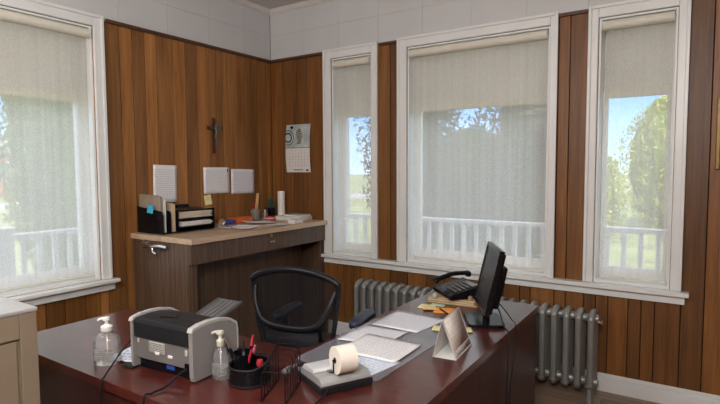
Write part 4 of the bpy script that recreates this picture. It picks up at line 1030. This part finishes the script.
def plant(name, label, cat, loc, h, r, mat, n, leaf, trunk=.4, conic=0.0, group=None, z0=.1, seedv=1):
    rnd = random.Random(seedv)
    p = thing(name, label, cat, (loc[0], loc[1], GZ), group=group)
    MB().tube([(0,0,0),(.03*r,0,h*.4),(0,.02*r,h*.85)], [.06*r+.03,.05*r+.02,.015], 8).build('trunk', BARK, p)
    mb = MB(); n = int(n*1.7); leaf *= .72
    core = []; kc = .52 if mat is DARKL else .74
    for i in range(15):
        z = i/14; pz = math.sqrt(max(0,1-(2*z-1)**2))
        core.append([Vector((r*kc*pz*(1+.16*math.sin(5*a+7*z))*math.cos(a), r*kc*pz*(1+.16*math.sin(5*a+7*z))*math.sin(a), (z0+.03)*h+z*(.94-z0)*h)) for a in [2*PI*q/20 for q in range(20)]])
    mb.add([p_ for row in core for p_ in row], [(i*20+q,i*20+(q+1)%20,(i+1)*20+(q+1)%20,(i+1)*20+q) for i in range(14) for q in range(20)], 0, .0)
    for k in range(n):
        z = rnd.random(); 
        prof_ = math.sqrt(max(0,1-(2*z-1)**2)) if conic == 0 else (1-z)**.7*(1-math.exp(-z*12))*1.05+.05
        a = rnd.uniform(0,2*PI); rr_ = r*prof_*(rnd.random()**.45)*(1+.16*math.sin(5*a+7*z)+.10*math.sin(11*a-13*z))
        c = Vector((rr_*math.cos(a), rr_*math.sin(a), z0*h+z*(1-z0)*h))
        e = Euler((rnd.uniform(0,PI),rnd.uniform(0,PI),rnd.uniform(0,PI))).to_matrix()
        s_ = leaf*rnd.uniform(.6,1.4); u=e@Vector((s_,0,0)); w=e@Vector((0,s_*.5,0))
        mb.add([c-u,c-w,c+u,c+w],[(0,1,2,3)],0,rnd.random())
    mb.build('foliage', mat, p); return p
plant('evergreen_tree', 'dense dark evergreen tree beyond the wide window, left one', 'tree', (-1.0,4.9), 6.2, .92, DARKL, 17000, .055, conic=0, z0=.03, seedv=1, group='dark trees beyond the porch')
plant('evergreen_tree', 'dense dark evergreen tree beyond the wide window, right one', 'tree', (1.22,5.0), 5.6, .92, DARKL, 17000, .055, conic=0, z0=.02, seedv=2, group='dark trees beyond the porch')
plant('evergreen_tree', 'dark evergreen tree standing farther back in the gap between the two nearer ones', 'tree', (-1.3,8.6), 3.0, 1.2, DARKL, 15000, .06, conic=0, z0=.0, seedv=9, group=None)
plant('cedar_tree', 'cedar tree filling the side wall window beyond the porch railing', 'tree', (-4.9,.75), 5.4, 1.2, MIDL, 17000, .06, conic=0, z0=.0, seedv=3)
for k,(x,y,h,r,lb) in enumerate(((-1.5,13.6,2.6,1.0,'lowest bright green bush, hidden mostly by the window edge'),(.95,12.8,2.5,.85,'bright yellow-green bush at the left of the lawn window'),(2.75,15.4,4.3,1.35,'taller bright yellow-green bush at the right of the lawn window'))):
    plant('bush', lb, 'bush', (x,y), h, r, LITEL, 7000, .075, z0=-.04, seedv=20+k, group='bright bushes behind the lawn')
RDK = M('red_siding', (.30,.09,.06), .8, var=.15, scale=1)
WHS = M('white_siding', (.62,.61,.58), .8, var=.05, scale=1)
def house(label, loc, rz, w, dpt, h, wall, roofc):
    b = thing('house', label, 'house', (loc[0],loc[1],GZ), rz)
    wl = MB().box(-w/2,w/2,-dpt/2,dpt/2,0,h).build('walls', wall, b)
    MB().prism([(-dpt/2-.3,h+.001),(dpt/2+.3,h+.001),(0,h+1.4)], -w/2-.3, w/2+.3, mat=pm).build('roof', roofc, b)
    for k in range(4):
        x = -w/2+w*(k+.5)/4
        wd = MB().box(x-.5,x+.5,-dpt/2-.06,-dpt/2-.001,h*.35,h*.8).build('window', WHS, b); MB().box(x-.4,x+.4,-dpt/2-.075,-dpt/2-.061,h*.38,h*.77).build('pane', M('far_pane', (.08,.1,.12), .1), wd)
    MB().box(w*.06,w*.06+.9,-dpt/2-.06,-dpt/2-.001,0,h*.75).build('door', DKGREY, b)
    return b
house('red house across the road, far left of the side wall window', (-46,18), 1.2, 14, 8, 3.4, RDK, ASPH)
house('white house across the road seen through the narrow window', (-19.5,19), .9, 9, 7, 2.5, WHS, ASPH)
tag(MB().box(-90,90,-3,3,0,.02).build('road', ASPH, loc=(-26,14,GZ+.001), rot=(0,0,1.05)), kind='structure')
car = thing('car', 'white car parked across the lawn seen through the narrow window', 'car', (-10.0,11.0,GZ), .95)
MB().prism([(-2.1,.35),(-2.1,.8),(-1.2,.95),(-.6,1.4),(.8,1.4),(1.5,.95),(2.1,.85),(2.15,.35)][::-1], -.85, .85, mat=mx).build('body', M('car_white', (.75,.75,.77), .2), car, bevel=.05)
for y in (-.855,.855): MB().prism([(-1.05,.97),(-.55,1.33),(.75,1.33),(1.3,.97)][::-1], y-.004, y+.004, mat=mx).build('side_window', SCREEN, car)
for x in (-1.35,1.35):
    for y in (-.80,.80): MB().lathe([(.001,-.1),(.30,-.1),(.32,0),(.30,.1),(.001,.1)], 20, mat=Matrix.Translation((x,y,.32)) @ Matrix.Rotation(PI/2,4,'X')).build('wheel', BLACKP, car)
# power line
up_ = []
for x, y, lb in ((-26,24,'utility pole across the road carrying the power line'),(30,24,'utility pole at the far right end of the power line')):
    pl = thing('utility_pole', lb, 'pole', (x,y,GZ), group='utility poles')
    MB().cyl((0,0,0),(0,0,8),.14,10,r2=.1).build('shaft', BARK, pl); MB().box(-.06,.06,-.9,.9,7.3,7.42).build('crossarm', BARK, pl)
for k,(z,y) in enumerate(((7.46,24-.8),(7.46,24+.8),(5.7,23.75))):
    tag(MB().tube([(-26+56*t, y, z-.6*math.sin(PI*t)) for t in [i/30 for i in range(31)]], .065, 5).build('street_wire', CORDM), ['nearer wire of the upper pair of overhead lines','farther wire of the upper pair of overhead lines','lowest overhead wire between the poles'][k], 'wire', 'overhead wires')

# ------------------------------------------------------------------ sky, sun, camera
SKY_S = 2.5
w = bpy.data.worlds.new('sky'); bpy.context.scene.world = w; w.use_nodes = True
N = w.node_tree.nodes; L = w.node_tree.links; bg = N['Background']
tcw = N.new('ShaderNodeTexCoord'); spw = N.new('ShaderNodeSeparateXYZ'); L.new(tcw.outputs['Generated'], spw.inputs[0])
skr = ramp(N, [(0, (.30,.33,.30)), (.49, (.36,.42,.46)), (.505, (.27,.41,.58)), (.56, (.14,.31,.60)), (.64, (.50,.56,.64)), (1, (.66,.69,.74))])
L.new(mathn(N, L, 'MULTIPLY_ADD', spw.outputs[2], .5, .5), skr.inputs[0]); L.new(skr.outputs[0], bg.inputs[0]); bg.inputs[1].default_value = SKY_S
sd = bpy.data.lights.new('sun', 'SUN'); sd.energy = 8; sd.angle = .01; sd.color = (1,.95,.86)
so = bpy.data.objects.new('sun', sd); COL.objects.link(so)
v = Vector((.42,-.86,.80)).normalized(); so.rotation_euler = v.to_track_quat('Z','Y').to_euler(); so.location = (10,-20,20)
# sampling portals in the window openings
def portal(c, sx, sy, rot):
    d_ = bpy.data.lights.new('daylight_portal', 'AREA'); d_.shape='RECTANGLE'; d_.size=sx; d_.size_y=sy; d_.cycles.is_portal=True
    o = bpy.data.objects.new('daylight_portal', d_); COL.objects.link(o); o.location=c; o.rotation_euler=rot
cam = bpy.data.cameras.new('camera'); co = bpy.data.objects.new('camera', cam); COL.objects.link(co)
f_, yaw, pitch, roll = 510.0934, .5807, .0640, -.0045
cam.sensor_width = 36; cam.sensor_fit = 'HORIZONTAL'; cam.lens = 36*f_/720; cam.clip_start = .02; cam.clip_end = 500
fw = Vector((-math.sin(yaw)*math.cos(pitch), math.cos(yaw)*math.cos(pitch), -math.sin(pitch)))
r0 = Vector((math.cos(yaw), math.sin(yaw), 0)); u0 = r0.cross(fw)
r1 = r0*math.cos(roll)+u0*math.sin(roll); u1 = -r0*math.sin(roll)+u0*math.cos(roll)
mt4 = Matrix((r1, u1, -fw)).transposed().to_4x4(); mt4.translation = Vector((3.4593,-3.7093,1.5)); co.matrix_world = mt4
S = bpy.context.scene; S.camera = co
S.view_settings.view_transform = 'Standard'; S.view_settings.look = 'None'; S.view_settings.gamma = 1; S.view_settings.use_curve_mapping = False
S.view_settings.exposure = 0.97
S.cycles.use_denoising = True; S.cycles.max_bounces = 10; S.cycles.diffuse_bounces = 5; S.cycles.transparent_max_bounces = 24; S.cycles.transmission_bounces = 6
S.cycles.sample_clamp_indirect = 6; S.cycles.caustics_reflective = False; S.cycles.caustics_refractive = False
